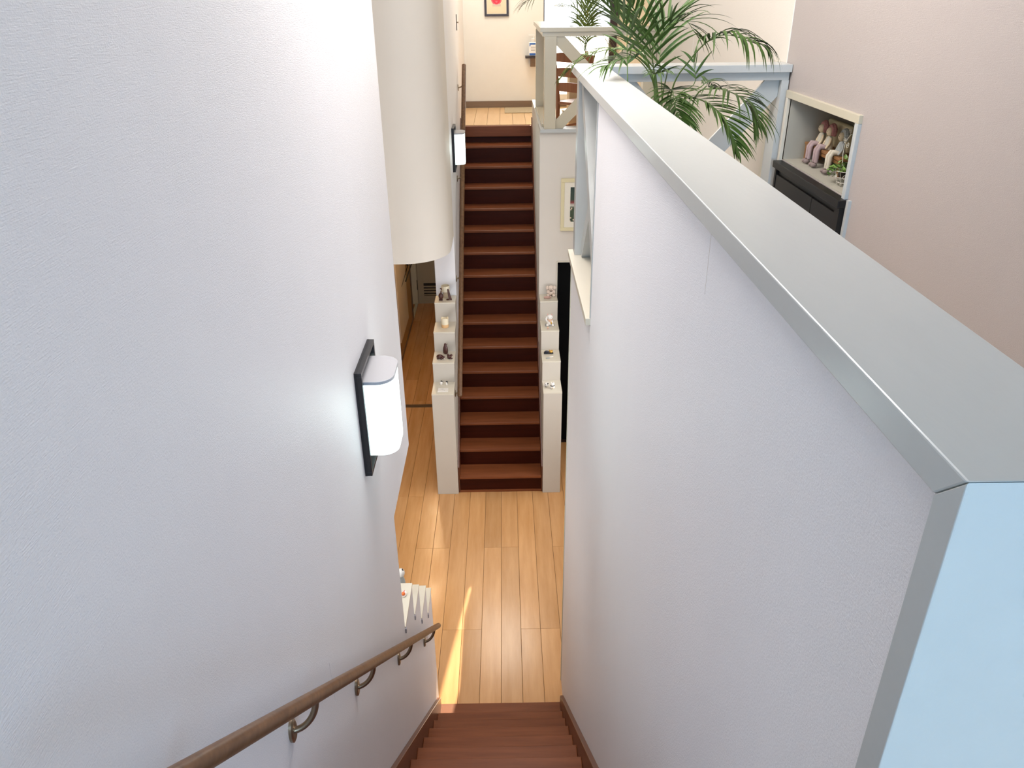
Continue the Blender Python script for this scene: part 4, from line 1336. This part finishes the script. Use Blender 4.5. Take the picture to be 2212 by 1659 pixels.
# wire basket with ivy
x, y = 1.335, 3.035
t = thing('wire_basket', 'white scrolled wire basket with curled handle at the right of the niche', 'basket', (x, y, Z3))
wm_ = MB()
for (rr, zz) in ((0.030, 0.014), (0.036, 0.034), (0.042, 0.058)):
    wm_.tube([(x + rr * math.cos(2 * PI * k / 20), y + rr * math.sin(2 * PI * k / 20), Z3 + zz) for k in range(21)], 0.0014, 5, False)
for k in range(10):
    a = 2 * PI * k / 10
    wm_.tube([(x + 0.030 * math.cos(a), y + 0.030 * math.sin(a), Z3 + 0.014), (x + 0.042 * math.cos(a), y + 0.042 * math.sin(a), Z3 + 0.058)], 0.0011, 5)
obj('basket_frame', wm_, 'white_wire', t)
for k in range(5):
    a = 2 * PI * k / 5 + 0.5
    c = Vector((x + 0.037 * math.cos(a), y + 0.037 * math.sin(a), Z3 + 0.036))
    tn = Vector((-math.sin(a), math.cos(a), 0))
    obj('scroll', MB().tube([c + tn * (0.012 * (1 - i / 16) * math.cos(i * 0.6)) + Vector((0, 0, 0.012 * (1 - i / 16) * math.sin(i * 0.6))) for i in range(15)], 0.0011, 5), 'white_wire', t)
for k in range(4):
    a = 2 * PI * k / 4 + 0.7
    c = Vector((x + 0.028 * math.cos(a), y + 0.028 * math.sin(a), Z3 + 0.0072))
    obj('foot', MB().tube([c + Vector((0.006 * math.cos(q * PI / 5) * math.cos(a), 0.006 * math.cos(q * PI / 5) * math.sin(a), 0.006 * math.sin(q * PI / 5))) for q in range(11)], 0.0011, 5), 'white_wire', t)
hd = MB().tube([(x, y + 0.042, Z3 + 0.058), (x, y + 0.06, Z3 + 0.11), (x, y + 0.055, Z3 + 0.155), (x, y + 0.02, Z3 + 0.19), (x, y - 0.03, Z3 + 0.2)], 0.0018, 6)
for (oy, oz, r_, sgn) in ((0.062, 0.158, 0.011, 1), (0.028, 0.200, 0.011, 1), (0.03, 0.150, 0.013, -1), (-0.004, 0.225, 0.012, 1)):
    hd.tube([(x, y + oy + r_ * (1 - i / 18) * math.cos(i * 0.62), Z3 + oz + sgn * r_ * (1 - i / 18) * math.sin(i * 0.62)) for i in range(15)], 0.0014, 5)
obj('handle', hd, 'white_wire', t)
t = thing('ivy_plant', 'small green ivy plant with variegated leaves trailing from the wire basket', 'plant', (x, y, Z3 + 0.02))
obj('root_ball', MB().ball((x, y, Z3 + 0.044), 0.029, 0.029, 0.022, 12), 'soil', t)
mb = MB()
for k in range(150):
    a = random.uniform(0, 2 * PI)
    rr = 0.062 * math.sqrt(random.random())
    px, py = x + rr * math.cos(a) * 0.9 + 0.004, y + rr * math.sin(a) * 1.15 + 0.03
    pz = Z3 + 0.055 + 0.06 * random.random() * (1 - rr / 0.08) + (0 if py < y + 0.045 else -0.035 * random.random())
    pz = max(pz, Z3 + 0.012)
    s = random.uniform(0.007, 0.012)
    Rm = rz(random.uniform(0, 6.3)) @ rx(random.uniform(-0.9, 0.9))
    lv = [Vector(q) * s for q in ((0, -1, 0), (0.8, -0.35, 0.12), (0.55, 0.25, 0.1), (0, 1.1, 0), (-0.55, 0.25, 0.1), (-0.8, -0.35, 0.12), (0, 0, -0.1))]
    mb.add([Vector((px, py, pz)) + Rm @ q for q in lv], [(6, 0, 1), (6, 1, 2), (6, 2, 3), (6, 3, 4), (6, 4, 5), (6, 5, 0)])
o = obj('leaves', mb, 'ivy', t)
o['kind'] = 'stuff'

# ------------------------------------------------------------------ downlights of the passage, towel bar
for (x, y, lb) in ((-1.05, 8.85, 'farthest'), (-1.0, 8.15, 'middle'), (-0.95, 7.25, 'nearest')):
    t = thing('downlight', lb + ' of the three small warm round downlights in the left passage ceiling', 'lamp', (x, y, 2.4), 'downlights in the left passage')
    obj('trim_ring', MB().lathe([(0.052, -0.004), (0.052, 0.0), (0.036, 0.0), (0.036, -0.004)], (x, y, 2.4), 24), 'white_ceramic', t)
    light('lamp_glow', 'POINT', (x, y, 2.33), (x, y, 0), 6.5, (1.0, 0.75, 0.45), 0.03)
    obj('lens', MB().lathe([(0.036, -0.003), (0.036, -0.001)], (x, y, 2.4), 24), 'warm_lamp', t)
t = thing('towel_bar', 'black metal wall bar on the tan wall of the left passage', 'bar', (-1.345, 9.9, 0.93))
obj('bar', MB().tube([(-1.275, 9.3, 0.93), (-1.275, 10.0, 0.93), (-1.285, 10.03, 0.93), (-1.335, 10.03, 0.93)], 0.009, 8), 'black_ceramic', t)
obj('wall_mount', MB().box(-1.345, -1.325, 10.005, 10.055, 0.905, 0.955), 'black_ceramic', t, 0.002)
obj('lower_bar', MB().tube([(-1.335, 9.3, 0.86), (-1.33, 10.02, 0.90)], 0.006, 8), 'black_ceramic', t)
